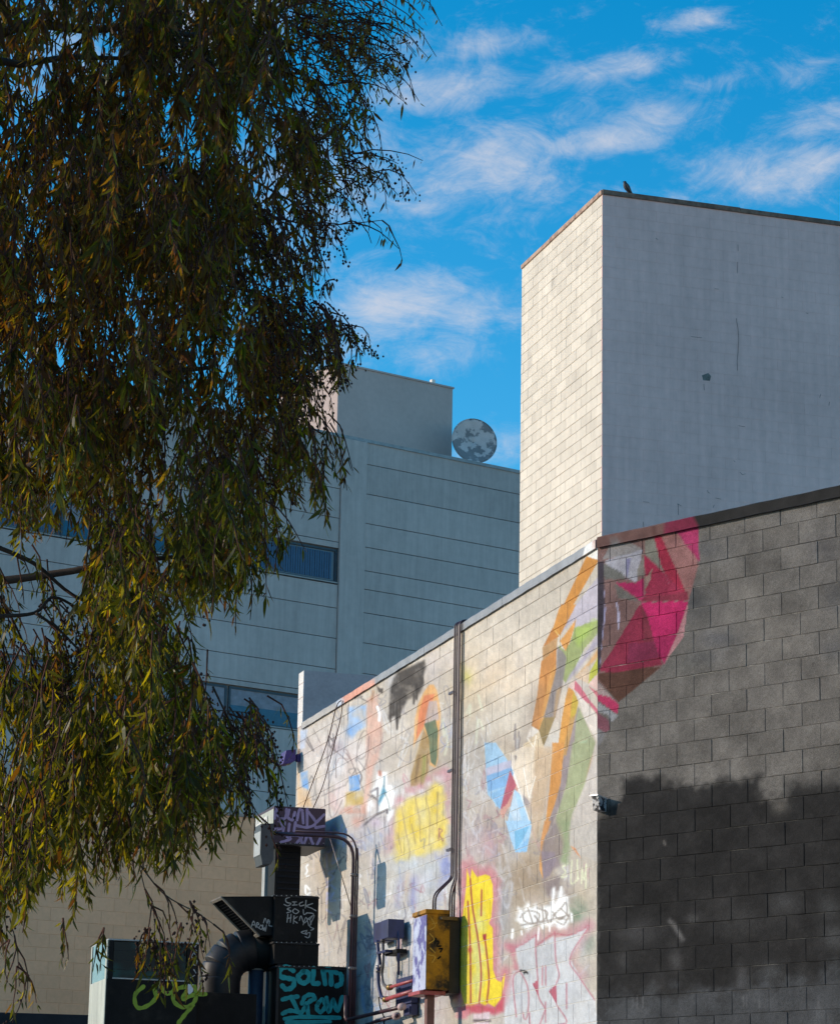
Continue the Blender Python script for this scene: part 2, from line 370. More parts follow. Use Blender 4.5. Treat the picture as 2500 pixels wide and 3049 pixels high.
# peeling coats of colour at the far end
Q.crop(850, 1950, 2.893)
Q.poly([(540, 450), (700, 430), (695, 620), (620, 660), (570, 720), (540, 690)], (150, 184, 224), .9, 8, .35)
Q.blob(560, 660, 40, 50, (110, 160, 220), .9)
Q.poly([(700, 385), (790, 335), (835, 640), (800, 900), (760, 960), (725, 1200), (690, 1450), (620, 1480), (690, 1100)], (226, 172, 148), .85, 10, .3)
Q.poly([(545, 1050), (640, 1030), (640, 1170), (550, 1175)], (112, 164, 222), .95, 4, .3)
Q.poly([(520, 1190), (670, 1170), (670, 1290), (510, 1310)], (200, 164, 82), .9, 8, .3)
Q.poly([(480, 1320), (690, 1265), (680, 1370), (460, 1370)], (214, 146, 120), .8, 8, .4)
Q.poly([(365, 1180), (420, 1200), (480, 1330), (430, 1380), (380, 1300)], (214, 178, 166), .7, 8, .3)
Q.poly([(125, 1010), (190, 1000), (198, 1160), (145, 1140)], (118, 166, 220), .95, 5, .3)
Q.poly([(105, 1140), (200, 1180), (230, 1310), (110, 1310)], (228, 182, 130), .85, 10, .2)
Q.poly([(120, 650), (190, 640), (165, 800), (120, 820)], (196, 208, 228), .9, 8, .2)
Q.poly([(105, 640), (125, 640), (118, 1310), (102, 1310)], (236, 190, 140), .7, 5, .2)
Q.blob(440, 800, 60, 60, (190, 160, 160), .6); Q.blob(450, 1230, 60, 110, (226, 196, 190), .7)
for st in [[(380, 720), (400, 620), (430, 600), (442, 650), (400, 800), (360, 900)], [(350, 770), (480, 870), (540, 930)], [(610, 900), (625, 760), (670, 660), (705, 680), (695, 850), (640, 900), (615, 850), (660, 720)],
           [(530, 850), (580, 950), (640, 1100), (680, 1190)], [(370, 960), (380, 1350), (420, 1390), (490, 1250)], [(430, 900), (435, 1060)], [(365, 650), (360, 960)], [(540, 430), (535, 560)], [(600, 990), (560, 1060)],
           [(520, 1120), (350, 1200), (280, 1230)], [(720, 700), (705, 900), (660, 1010)], [(240, 640), (300, 760)], [(330, 1150), (340, 1300)]]:
    Q.stroke(st, 7, (120, 104, 100), .75, 3, .3)
Q.stroke([(790, 450), (808, 510), (806, 565)], 22, W_, 1, 4)
Q.stroke([(755, 320), (745, 400)], 26, (170, 110, 70), .6, 8, .4)
# black spray cloud
Q.poly([(965, 150), (1195, 45), (1208, 110), (1180, 200), (1192, 240), (1160, 330), (1110, 400), (1100, 360), (1050, 390), (990, 500), (960, 625), (940, 530), (885, 555), (900, 300), (930, 200)], (76, 68, 62), .93, 9, .25)
for x, y0, y1 in [(905, 420, 570), (930, 400, 520), (962, 420, 640), (985, 400, 540), (1105, 330, 420), (1130, 250, 380), (1180, 200, 250)]: Q.stroke([(x, y0), (x - 2, y1)], 16, (70, 62, 56), .8, 5)
Q.poly([(785, 270), (815, 290), (840, 290), (835, 335), (800, 320)], (84, 74, 66), .9, 4)
# orange and green arch
Q.poly([(1140, 430), (1190, 320), (1235, 258), (1275, 255), (1305, 310), (1335, 500), (1325, 700), (1312, 900), (1290, 972), (1240, 950), (1230, 760), (1185, 640), (1100, 790), (1112, 560)], (234, 166, 92), .95, 5, .15)
Q.poly([(1195, 350), (1285, 335), (1240, 480), (1200, 600), (1122, 740), (1150, 480)], (232, 128, 80), .95, 4, .1)
Q.poly([(1235, 400), (1305, 395), (1322, 560), (1195, 600)], (192, 172, 166), .9, 6, .1)
Q.poly([(1192, 595), (1290, 558), (1312, 650), (1306, 880), (1290, 962), (1250, 925), (1225, 700)], (104, 120, 90), .97, 3, .1)
Q.poly([(1188, 640), (1238, 730), (1232, 1000), (1180, 1125), (1078, 1135), (1075, 1050), (1130, 860)], (172, 134, 78), .92, 6, .15)
Q.stroke([(1195, 880), (1185, 1090)], 30, (150, 150, 70), .7, 8); Q.stroke([(1150, 870), (1120, 1090)], 22, (130, 100, 66), .7, 6)
for st in [[(1560, 500), (1590, 430), (1585, 520)], [(1380, 640), (1395, 760), (1370, 860)], [(1350, 560), (1365, 700)], [(1660, 350), (1690, 470)], [(1640, 760), (1660, 560), (1700, 640)]]: Q.stroke(st, 16, (222, 224, 190), .7, 6)
Q.blob(1565, 190, 45, 70, (200, 190, 80), .7); Q.blob(1520, 110, 30, 50, (220, 200, 120), .6)
# yellow bubble letters
Q.crop(1050, 2300, 4.235)
for b in [(600, 360, 62, 62), (735, 240, 70, 62), (850, 190, 62, 58), (955, 100, 60, 64), (1060, 25, 70, 60), (1150, 20, 60, 90)]: Q.blob(b[0], b[1], b[2], b[3], (206, 140, 142), .95, .2); Q.blob(b[0] + 12, b[1] + 45, b[2] * .8, b[3] * .7, (222, 210, 206), .9, .1)
Q.poly([(1165, 0), (1225, 0), (1225, 600), (1185, 560), (1165, 200)], (204, 146, 148), .85, 20, .2)
Q.poly([(520, 480), (480, 560), (440, 820), (400, 1020), (520, 1050), (540, 700)], (206, 150, 152), .65, 40, .3)
Q.poly([(535, 480), (600, 432), (650, 372), (760, 332), (880, 282), (980, 205), (1030, 112), (1160, 165), (1172, 900), (1130, 970), (1060, 960), (900, 1030), (700, 1110), (560, 1130), (510, 1100), (530, 800)], (238, 208, 92), .93, 18, .18)
for b in [(600, 620, 60, 160), (740, 620, 60, 200), (1030, 300, 70, 120), (1040, 490, 40, 40), (1110, 800, 60, 160), (830, 760, 60, 80)]: Q.blob(b[0], b[1], b[2], b[3], (240, 200, 50), .75, .3)
for b in [(700, 900, 70, 120), (880, 520, 60, 160), (990, 880, 60, 100)]: Q.blob(b[0], b[1], b[2], b[3], (228, 212, 150), .7, .3)
for st in [[(620, 440), (660, 700), (720, 1000), (700, 1090)], [(790, 330), (840, 600), (850, 860)], [(920, 330), (970, 560), (960, 920)], [(560, 760), (620, 1020)], [(1070, 260), (1060, 660)], [(740, 660), (790, 900)]]: Q.stroke(st, 12, (168, 140, 100), .8, 5, .2)
Q.stroke([(1088, 710), (1082, 850)], 14, (160, 100, 96), .9, 4); Q.stroke([(1088, 712), (1128, 735), (1092, 785), (1136, 865)], 14, (160, 100, 96), .9, 4)
Q.stroke([(855, 870), (905, 840), (900, 900), (895, 960)], 12, (150, 140, 130), .8, 4)
# white splash with blue streak
Q.poly([(315, 0), (430, 0), (432, 165), (490, 170), (522, 260), (512, 400), (470, 480), (522, 470), (500, 540), (430, 645), (440, 480), (312, 525), (305, 320), (230, 255), (290, 130)], W_, .98, 8)
Q.poly([(190, 350), (240, 330), (260, 420), (200, 470)], (246, 240, 236), .8, 14, .3)
Q.poly([(385, 170), (425, 250), (330, 415), (318, 370)], (86, 150, 176), .95, 8); Q.stroke([(400, 60), (395, 180)], 16, (100, 130, 140), .9, 6)
Q.stroke([(400, 260), (440, 350), (465, 480)], 10, (120, 130, 120), .8, 4)
Q.stroke([(228, 250), (312, 200), (312, 525)], 22, (92, 82, 86), .9, 6, .2, False); Q.stroke([(112, 690), (300, 535), (436, 470), (432, 510)], 24, (80, 72, 76), .9, 6, .2, False)
Q.stroke([(340, 0), (345, 30)], 40, (210, 120, 90), .9, 8)
for b in [(290, 640, 90, 70, (206, 180, 196)), (420, 700, 60, 120, (200, 196, 200)), (120, 720, 60, 90, (190, 182, 190)), (230, 900, 120, 100, (186, 186, 194)), (40, 620, 60, 80, (212, 150, 128))]: Q.blob(*b, .75)
for st in [[(280, 640), (275, 900), (270, 1060)], [(400, 560), (405, 800), (400, 1060)], [(150, 700), (160, 900)], [(100, 760), (110, 1000)]]: Q.stroke(st, 10, (130, 118, 122), .6, 6, .3)
# bluish washes below
Q.poly([(1120, 1080), (1222, 985), (1222, 1330), (1090, 1390)], (122, 130, 190), .85, 26, .25)
Q.blob(820, 1180, 330, 110, (186, 192, 194), .8); Q.blob(960, 1380, 120, 110, (176, 184, 200), .7)
for x, y0, y1, w, c in [(590, 1390, 1680, 54, (150, 150, 184)), (770, 1350, 1650, 80, (132, 132, 180)), (680, 1300, 1680, 56, (206, 182, 156)), (1110, 1400, 1600, 60, (160, 160, 190)), (980, 1260, 1420, 50, (206, 208, 216))]: Q.stroke([(x, y0), (x - 16, y1)], w, c, .75, 24, .25)
for st in [[(720, 1720), (690, 1820), (760, 1800), (740, 1900)], [(880, 1420), (900, 1560)], [(600, 1400), (610, 1560)], [(180, 1240), (200, 1420)], [(240, 1540), (240, 1640)]]: Q.stroke(st, 12, (222, 220, 220), .7, 6, .3)
# tags in the shade of the stack
Q.crop(700, 2350, 4.34)
for st in [[(1240, 500), (1230, 720)], [(1270, 480), (1330, 560), (1260, 640), (1340, 700)], [(1200, 820), (1290, 760), (1250, 960), (1330, 900)], [(1180, 860), (1190, 1040)], [(1290, 1050), (1210, 1090), (1270, 1140), (1190, 1210)], [(1180, 1270), (1230, 1240), (1290, 1290)], [(1190, 1340), (1180, 1480)], [(1190, 1350), (1250, 1360), (1190, 1420)],
           [(1270, 1340), (1230, 1440), (1290, 1440)], [(1180, 1560), (1240, 1600)], [(1420, 580), (1400, 740)], [(1380, 460), (1360, 600), (1440, 520)]]: Q.stroke(st, 22, (186, 186, 226), .8, 6)
Q.stroke([(940, 980), (915, 1010), (930, 1060), (910, 1100)], 22, W_, 1, 4); Q.stroke([(960, 1300), (910, 1250), (915, 1360), (965, 1340)], 22, W_, 1, 4); Q.stroke([(920, 1130), (950, 1120)], 14, W_, 1, 4)
Q.stroke([(1390, 1260), (1360, 1330), (1380, 1400), (1410, 1300), (1390, 1250)], 16, (230, 222, 214), .8, 5); Q.stroke([(1340, 1430), (1440, 1430)], 14, (230, 222, 214), .8, 5); Q.stroke([(1380, 1440), (1390, 1600)], 16, (230, 222, 214), .6, 5)
Q.crop(700, 2700, 3.472)
Q.stroke([(1310, 830), (1330, 1040), (1380, 1110), (1430, 1010), (1470, 1080), (1500, 1010)], 34, (150, 170, 200), .8, 6); Q.blob(1400, 930, 70, 90, (110, 130, 150), .7)
# faceted mural, upper part
Q.crop(1400, 1500, 1.578)
Q.poly([(562, 205), (540, 250), (606, 264), (600, 205)], (240, 234, 222), 1, 1.2)
Q.poly([(520, 215), (560, 205), (548, 250)], (244, 240, 230), .8, 2)
Q.poly([(545, 247), (603, 265), (480, 482), (418, 612), (388, 590), (440, 470)], (210, 134, 52), 1)
Q.crop(1400, 1800, 3.529)
Q.poly([(1110, 0), (1345, -300), (1345, 165), (1100, 245), (1110, 160), (1000, 255), (940, 325)], (184, 172, 180), .95)
Q.poly([(955, 0), (1110, 0), (1075, 75), (940, 330), (870, 240), (925, 60)], (214, 138, 56), .95)
Q.poly([(1095, 245), (1345, 160), (1345, 300), (1200, 460), (1080, 700), (1000, 835), (925, 700), (930, 430), (985, 480), (1050, 400)], (154, 164, 96), .95)
Q.poly([(1095, 250), (1345, 165), (1250, 330), (1150, 450), (1120, 420), (1085, 330)], (166, 190, 84), .9, 14)
Q.poly([(1345, 285), (1345, 420), (1080, 745), (995, 845), (1040, 740), (1180, 560)], (172, 160, 172), .95, 8)
Q.poly([(1112, 152), (1100, 212), (1045, 392), (997, 492), (938, 380), (970, 348)], (228, 152, 70), .98)
Q.poly([(1345, 460), (1345, 550), (1160, 725), (1105, 765), (1230, 620)], (222, 160, 92), .9, 8)
Q.poly([(1345, 545), (1345, 715), (1238, 832), (1252, 715)], (186, 184, 54), .95)
Q.poly([(1230, 640), (1252, 718), (1240, 832), (1105, 772)], (214, 182, 148), .95)
Q.poly([(865, 240), (930, 332), (915, 352), (780, 432), (757, 456)], (200, 122, 52), .97); Q.poly([(868, 240), (925, 310), (915, 330), (880, 270)], (236, 176, 70), .9, 3)
Q.poly([(757, 452), (915, 350), (905, 480), (850, 520), (760, 590)], (188, 138, 84), .95, 4)
Q.poly([(745, 600), (860, 500), (905, 460), (900, 700), (722, 1325), (640, 1275), (700, 960)], (208, 132, 62), .97)
Q.poly([(845, 690), (895, 640), (890, 800), (740, 1320), (715, 1315), (780, 980)], (222, 154, 76), .85, 6)
Q.poly([(912, 440), (978, 500), (1010, 560), (965, 870), (892, 1190), (768, 1195), (830, 960), (900, 700)], (140, 128, 124), .93, 4)
Q.poly([(905, 900), (960, 860), (890, 1190), (870, 1180)], (190, 150, 104), .8, 6)
Q.poly([(770, 1190), (892, 1182), (768, 1497), (720, 1325)], (152, 126, 78), .97)
Q.poly([(640, 1280), (722, 1328), (700, 1380), (590, 1400)], (244, 232, 214), .9)
Q.stroke([(690, 900), (640, 1150), (560, 1450), (480, 1530), (350, 1440)], 70, (138, 116, 102), .5, 60)
Q.poly([(1030, 850), (1102, 788), (1092, 892), (1020, 900)], (228, 190, 174), .9)
Q.poly([(1100, 795), (1160, 870), (1240, 990), (1345, 1120), (1345, 1170), (1250, 1050), (1165, 985), (1090, 890)], (208, 100, 116), .97)
Q.poly([(1345, 720), (1345, 905), (1240, 842)], (226, 182, 166), .95); Q.poly([(1243, 858), (1345, 925), (1345, 990), (1290, 920)], (204, 108, 114), .97)
Q.poly([(1110, 905), (1345, 1190), (1345, 1470), (1200, 1200)], (226, 210, 194), .85, 3)
Q.poly([(1030, 870), (1085, 908), (1132, 1022), (1100, 1150), (1050, 1450), (920, 2130), (808, 2130), (850, 1850), (890, 1680), (920, 1500), (960, 1200), (1000, 980)], (218, 146, 60), .97)
Q.poly([(1082, 918), (1134, 1030), (1110, 1150), (1050, 1210), (1060, 1060)], (196, 164, 54), .95, 3)
Q.poly([(1050, 1200), (1112, 1150), (1010, 1560), (932, 1920), (880, 1900)], (184, 140, 82), .9, 4)
Q.poly([(1132, 1070), (1165, 1160), (1085, 1500), (1000, 1900), (950, 2130), (918, 2130), (1010, 1560)], (152, 134, 132), .95, 3)
Q.poly([(1140, 1080), (1232, 1290), (1312, 1452), (1290, 1532), (1190, 1900), (1100, 2130), (1008, 2130), (1080, 1700), (1090, 1480), (1112, 1200)], (162, 166, 122), .95, 3)
Q.poly([(1095, 1470), (1225, 1420), (1215, 1560), (1088, 1682)], (166, 184, 142), .8, 4)
Q.poly([(1330, 1475), (1300, 1625), (1178, 1905), (1230, 1700)], (214, 148, 102), .9)
Q.poly([(1345, 1500), (1345, 2130), (1120, 2130), (1200, 1900), (1300, 1640)], (200, 188, 174), .85, 3)
Q.poly([(160, 1600), (212, 1478), (262, 1480), (390, 1680), (432, 1760), (330, 2112), (270, 2130), (190, 1950)], (168, 200, 218), .95)
Q.poly([(215, 1640), (335, 1600), (388, 1672), (208, 1790)], (132, 186, 206), .95, 3); Q.poly([(208, 1790), (388, 1690), (350, 1742), (212, 1852)], (190, 182, 198), .95, 3)
Q.poly([(200, 1852), (402, 1760), (352, 1990), (190, 1945)], (118, 166, 210), .95, 3)
Q.poly([(430, 1780), (482, 1922), (360, 2130), (322, 2112), (390, 1900)], (188, 92, 104), .97); Q.poly([(482, 1930), (420, 2130), (362, 2130)], (216, 156, 132), .9)
Q.poly([(415, 1572), (492, 1592), (482, 1760), (552, 1962), (632, 2042), (690, 1832), (612, 1560), (556, 1490)], (226, 206, 180), .9, 2)
Q.poly([(548, 1482), (722, 1332), (770, 1492), (700, 1702), (620, 1842), (560, 1572)], (224, 196, 154), .9, 2)
Q.poly([(415, 1572), (450, 1580), (560, 2000), (540, 2130), (500, 2130)], (234, 216, 196), .9, 2); Q.poly([(552, 1962), (640, 2050), (610, 2130), (560, 2130)], (164, 148, 144), .9)
for st in [[(492, 1590), (484, 1780), (552, 1970)], [(548, 1490), (600, 1830), (632, 2040)], [(600, 1410), (690, 1540)], [(560, 1530), (610, 1600)], [(690, 1380), (610, 1840)]]: Q.stroke(st, 9, (246, 236, 220), .85, 2, 0, False)
Q.poly([(690, 1500), (860, 1560), (800, 1900), (740, 2130), (640, 2130)], (218, 184, 144), .7, 12)
# mural, middle band
Q.crop(1400, 2250, 1.578)
Q.poly([(440, 0), (482, 0), (450, 140), (400, 290), (345, 400), (338, 420), (360, 300), (400, 140)], (152, 134, 132), .95, 3)
Q.poly([(480, -60), (585, -60), (540, 130), (480, 270), (430, 450), (395, 440), (400, 300), (450, 140)], (160, 164, 118), .93, 5)
Q.poly([(590, -60), (600, -60), (600, 450), (560, 430), (468, 385), (482, 310), (540, 130)], (200, 186, 172), .9, 2)
Q.poly([(385, -60), (442, -60), (424, 130), (396, 230), (352, 350), (338, 540), (325, 500), (330, 420), (355, 300), (372, 150)], (216, 142, 66), .97)
Q.poly([(330, 440), (345, 400), (400, 300), (440, 430), (420, 520), (345, 560)], (142, 124, 128), .85, 10)
Q.poly([(235, -40), (300, -40), (305, 80), (280, 220), (245, 180), (200, 60)], (228, 206, 178), .85, 3); Q.poly([(305, -40), (390, -40), (350, 250), (300, 420), (285, 330), (290, 200)], (206, 172, 134), .7, 10)
Q.poly([(66, -60), (120, -60), (192, 50), (207, 76), (142, 255), (80, 182), (72, 60)], (152, 190, 216), .95); Q.poly([(74, 90), (190, 50), (205, 80), (180, 140), (84, 170)], (120, 168, 212), .95, 3); Q.poly([(74, 60), (190, 20), (195, 55), (76, 95)], (186, 180, 198), .95, 2); Q.poly([(90, 180), (170, 150), (140, 255)], (128, 176, 214), .9, 2)
Q.poly([(186, 68), (216, 140), (172, 228), (140, 256)], (188, 90, 104), .97); Q.poly([(216, 140), (225, 160), (150, 300), (138, 260), (172, 228)], (214, 150, 130), .9)
Q.poly([(206, 158), (242, 190), (286, 330), (280, 370), (172, 322)], (164, 204, 230), .97); Q.poly([(206, 165), (240, 300), (215, 320), (185, 270)], (196, 214, 226), .8, 2)
Q.stroke([(190, 40), (235, 180), (285, 330)], 5, (244, 236, 224), .9, 1.5, 0, False); Q.stroke([(250, 60), (275, 200), (305, 100)], 4, (246, 238, 224), .9, 1.5, 0, False)
# mural, lower part and throw-ups
Q.crop(1350, 2450, 3.533)
for b in [(760, 560, 230, 230, (166, 140, 112)), (520, 900, 90, 420, (150, 146, 148)), (240, 200, 180, 180, (190, 166, 160)), (1080, 240, 150, 180, (150, 130, 112)), (380, 250, 90, 160, (198, 150, 150)), (620, 200, 70, 240, (176, 172, 172)), (1120, 760, 130, 120, (146, 126, 110))]: Q.blob(*b, .8, .15)
for st in [[(300, 380), (330, 250), (420, 320)], [(480, 320), (500, 520), (560, 460)], [(440, 600), (560, 900), (620, 640)], [(540, 760), (600, 620), (620, 760)], [(470, 1480), (520, 1260), (560, 1190)], [(180, 60), (260, 180), (190, 240)], [(480, 950), (520, 1120)], [(400, 440), (520, 600)], [(520, 230), (600, 560)], [(200, 0), (220, 120), (300, 60)]]: Q.stroke(st, 18, (208, 206, 212), .55, 8, .25)
Q.poly([(545, -20), (812, -20), (818, 60), (768, 305), (650, 312), (608, 200)], (160, 200, 228), .97)
Q.poly([(640, 90), (800, 30), (720, 200), (650, 300)], (112, 176, 212), .95, 3); Q.poly([(650, 312), (768, 305), (790, 160), (700, 240)], (132, 186, 226), .9, 3)
Q.poly([(1135, -20), (1232, -20), (1212, 280), (1200, 430), (1118, 430), (1150, 200)], (146, 160, 112), .85, 14)
Q.poly([(1232, -20), (1515, -20), (1515, 420), (1332, 335), (1218, 240)], (192, 180, 166), .9, 3)
Q.poly([(955, -20), (1025, -20), (992, 90), (936, 200), (924, 300), (915, 200)], (218, 146, 82), .97)
Q.poly([(905, 390), (926, 420), (942, 600), (904, 500)], (234, 160, 84), .97); Q.poly([(1225, 240), (1282, 270), (1338, 372), (1310, 345)], (228, 150, 98), .95)
Q.poly([(918, 300), (1062, 310), (1082, 400), (1012, 560), (945, 600)], (142, 124, 132), .9, 6); Q.poly([(945, 600), (1120, 560), (1040, 800), (1000, 780)], (134, 116, 116), .7, 16)
Q.blob(1310, 940, 95, 130, (112, 136, 106), .85); Q.blob(1420, 1260, 70, 130, (140, 150, 132), .8); Q.blob(1400, 1560, 90, 110, (158, 142, 138), .7)
for st in [[(1200, 432), (1145, 470), (1180, 520), (1130, 575), (1190, 562)], [(1245, 400), (1235, 640), (1312, 590)], [(1300, 392), (1306, 590)], [(1345, 640), (1350, 480), (1372, 600), (1395, 440), (1388, 690)]]: Q.stroke(st, 13, (226, 226, 180), .97, 3)
# silver piece
SIL = [(650, 1320), (860, 1190), (868, 1310), (1060, 1190), (1075, 1210), (1230, 1190), (1420, 1090), (1225, 1430), (1330, 1625), (1490, 1870), (1515, 2130), (535, 2130), (530, 1830), (620, 1560), (690, 1560)]
Q.stroke([(570, 1300), (640, 1310), (870, 1180), (880, 1290), (1060, 1150), (1100, 1190), (1420, 1075)], 60, (196, 120, 130), .8, 40); Q.poly([(570, 1290), (660, 1310), (690, 1570), (640, 1580)], (196, 110, 120), .8, 16)
Q.stroke([(1420, 1100), (1225, 1430), (1330, 1625)], 70, (196, 128, 136), .7, 40)
Q.poly(SIL, (200, 198, 196), .95, 5, .08)
for b in [(760, 1420, 80, 110), (1150, 1330, 90, 80), (980, 1500, 80, 160), (1200, 1760, 160, 120), (700, 1800, 90, 160)]: Q.blob(b[0], b[1], b[2], b[3], (184, 184, 186), .7, .2)
for st in [[(655, 1315), (740, 1272), (870, 1182)], [(870, 1182), (862, 1330), (885, 1650), (892, 1830), (962, 1960), (950, 2005), (905, 2130)], [(1062, 1150), (1075, 1450), (1110, 1600), (1080, 1692)], [(880, 1290), (1050, 1172), (1200, 1187), (1350, 1130), (1420, 1082)], [(1420, 1100), (1222, 1430), (1320, 1622), (1480, 1862)],
           [(700, 1560), (640, 1600), (625, 1700), (650, 1960), (660, 2045)], [(700, 1570), (770, 1700), (790, 1850), (775, 2040), (740, 2062), (730, 2000)], [(797, 2000), (802, 2130)], [(1085, 1920), (1190, 2090), (1100, 2130)], [(966, 1890), (966, 2100)], [(935, 1510), (932, 1710)], [(968, 1510), (968, 1710)], [(1188, 1690), (1188, 1960)]]: Q.stroke(st, 10, (190, 92, 104), .9, 4)
Q.poly([(1080, 1700), (1086, 1922), (1000, 1772)], (182, 84, 98), .95); Q.poly([(886, 1650), (892, 1832), (830, 1700)], (182, 84, 98), .95)
Q.stroke([(740, 1580), (715, 1700), (708, 2100)], 6, (120, 110, 116), .7, 3)
Q.stroke([(706, 1560), (750, 1565), (775, 1582)], 20, (30, 28, 28), 1, 3); Q.stroke([(740, 1590), (760, 1580)], 14, (30, 28, 28), 1, 3)
# yellow letter with red halo
YL = [(140, 490), (175, 600), (190, 490), (245, 570), (330, 545), (380, 560), (410, 650), (415, 800), (395, 1000), (370, 1060), (412, 1110), (415, 1550), (450, 1655), (500, 1680), (542, 1580), (530, 1700), (500, 1850), (430, 1940), (360, 1900), (330, 1925), (280, 1900), (180, 1915), (110, 1905), (60, 1700), (60, 1200), (105, 900), (130, 700)]
Q.stroke(YL + [YL[0]], 105, (208, 110, 120), .9, 30, .12, False)
Q.poly([(100, 400), (260, 440), (380, 450), (440, 560), (430, 660), (90, 700)], (206, 120, 124), .75, 30, .15)
Q.poly([(55, 1950), (180, 1915), (270, 1915), (340, 1925), (430, 1945), (530, 1820), (525, 1985), (430, 2020), (330, 1995), (280, 2030), (210, 2000), (100, 2040)], (206, 70, 86), .9, 12, .1)
Q.poly([(40, 1950), (150, 1960), (130, 2050), (60, 2040)], (214, 130, 138), .9, 16); Q.poly([(205, 2020), (380, 1990), (375, 2130), (215, 2130)], (224, 196, 198), .9, 4); Q.stroke([(220, 2085), (380, 2085)], 26, (70, 62, 60), .8, 6)
Q.poly(YL, (244, 210, 30), .98, 3)
Q.poly([(230, 870), (330, 850), (335, 1000), (290, 1200), (330, 1500), (300, 1870), (190, 1880), (180, 1300), (215, 1050)], (208, 208, 128), .75, 26)
Q.poly([(60, 1200), (150, 1000), (160, 1500), (170, 1900), (110, 1900)], (226, 196, 60), .7, 20)
for st in [[(175, 592), (200, 900), (260, 1250), (290, 1600), (268, 1900)], [(295, 710), (290, 980)], [(325, 1180), (350, 1400), (372, 1650), (350, 1890)], [(150, 830), (175, 1330), (180, 1900)]]: Q.stroke(st, 16, (168, 56, 60), .92, 4)
Q.poly([(305, 1180), (345, 1172), (340, 1240), (310, 1232)], (178, 50, 58), 1, 3); Q.blob(172, 1340, 22, 30, (190, 60, 60), 1)
# white tag with loops
Q.poly([(655, 1030), (690, 910), (740, 925), (790, 850), (800, 890), (882, 820), (890, 890), (1010, 855), (1052, 700), (1072, 760), (1062, 850), (1132, 680), (1142, 760), (1200, 780), (1222, 920), (1252, 1000), (1232, 1042), (1190, 1105), (1120, 1105), (1060, 1080), (1000, 1100), (930, 1110), (860, 1070), (780, 1130), (720, 1080)], W_, .97, 14, .08)
for st in [[(700, 1000), (780, 930), (900, 960), (860, 1060), (750, 1040), (720, 960)], [(880, 900), (990, 950), (920, 1050), (850, 980)], [(960, 920), (1000, 1060), (1070, 960)], [(1040, 980), (1130, 900), (1180, 840), (1190, 960), (1110, 1020), (1040, 940)], [(1080, 1040), (1160, 1070), (1210, 980)], [(1120, 900), (1230, 1010), (1100, 1010)], [(780, 900), (830, 1050)], [(930, 870), (950, 1100)], [(700, 1080), (900, 1050), (1230, 970)]]: Q.stroke(st, 13, (152, 136, 122), .95, 4)
for x0, y0, x1, y1, w in [(622, 1130, 614, 1210, 28), (712, 1140, 718, 1180, 16), (896, 1110, 886, 1230, 17), (1010, 1060, 1008, 1140, 16), (940, 1070, 936, 1110, 22), (1240, 960, 1244, 1040, 22), (1052, 700, 1040, 860, 18), (1132, 680, 1112, 880, 20)]: Q.stroke([(x0, y0), (x1, y1)], w, W_, 1, 5)

# --- wall B (raking light, dark) ---------------------------------------------
PB = Painter((116, 109, 101)); Q = PB
Q.crop(1770, 1500, 2.378)
for b in [(790, 330, 150, 90, (88, 86, 86)), (700, 700, 150, 130, (84, 84, 86)), (860, 960, 150, 70, (80, 80, 84)), (1640, 320, 120, 120, (88, 84, 84)), (1700, 660, 90, 110, (86, 84, 84)), (1250, 60, 200, 70, (110, 106, 100)), (780, 1100, 150, 60, (92, 90, 90)), (1300, 900, 200, 200, (118, 110, 100)), (1690, 1020, 90, 90, (88, 86, 86)), (1100, 620, 140, 110, (122, 114, 104)), (300, 1100, 160, 60, (100, 98, 96)), (650, 1150, 120, 60, (118, 114, 106)), (1280, 180, 140, 60, (120, 112, 102))]: Q.blob(*b, .6, .2)
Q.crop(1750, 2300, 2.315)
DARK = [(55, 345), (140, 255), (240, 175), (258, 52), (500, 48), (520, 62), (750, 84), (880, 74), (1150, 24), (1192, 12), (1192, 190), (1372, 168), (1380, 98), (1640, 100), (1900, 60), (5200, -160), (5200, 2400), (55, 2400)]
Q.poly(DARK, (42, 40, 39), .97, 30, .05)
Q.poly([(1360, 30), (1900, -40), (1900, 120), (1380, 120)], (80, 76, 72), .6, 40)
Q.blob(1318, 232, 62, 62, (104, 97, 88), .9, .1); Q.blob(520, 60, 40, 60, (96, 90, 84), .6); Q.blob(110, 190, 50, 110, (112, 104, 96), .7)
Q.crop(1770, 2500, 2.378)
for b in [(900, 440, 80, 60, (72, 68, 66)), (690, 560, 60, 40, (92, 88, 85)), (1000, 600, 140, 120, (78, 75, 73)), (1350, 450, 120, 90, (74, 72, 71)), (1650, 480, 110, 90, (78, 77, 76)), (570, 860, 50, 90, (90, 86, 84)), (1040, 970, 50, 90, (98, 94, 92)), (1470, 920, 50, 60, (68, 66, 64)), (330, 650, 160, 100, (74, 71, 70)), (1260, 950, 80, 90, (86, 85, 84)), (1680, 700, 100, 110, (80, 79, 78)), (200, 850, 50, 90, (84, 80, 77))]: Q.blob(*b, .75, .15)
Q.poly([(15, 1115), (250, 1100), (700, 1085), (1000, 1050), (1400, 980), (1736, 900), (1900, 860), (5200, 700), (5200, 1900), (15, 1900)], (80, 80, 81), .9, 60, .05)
Q.stroke([(530, 575), (570, 620), (620, 710)], 26, (150, 142, 136), .8, 14, .3); Q.stroke([(490, 15), (500, 40)], 14, (150, 140, 130), .7, 6, .3)
for x in (265, 300, 340, 1050, 1075, 1160, 1580): Q.stroke([(x, 1110), (x + 3, 1190)], 6, (116, 114, 114), .6, 4)
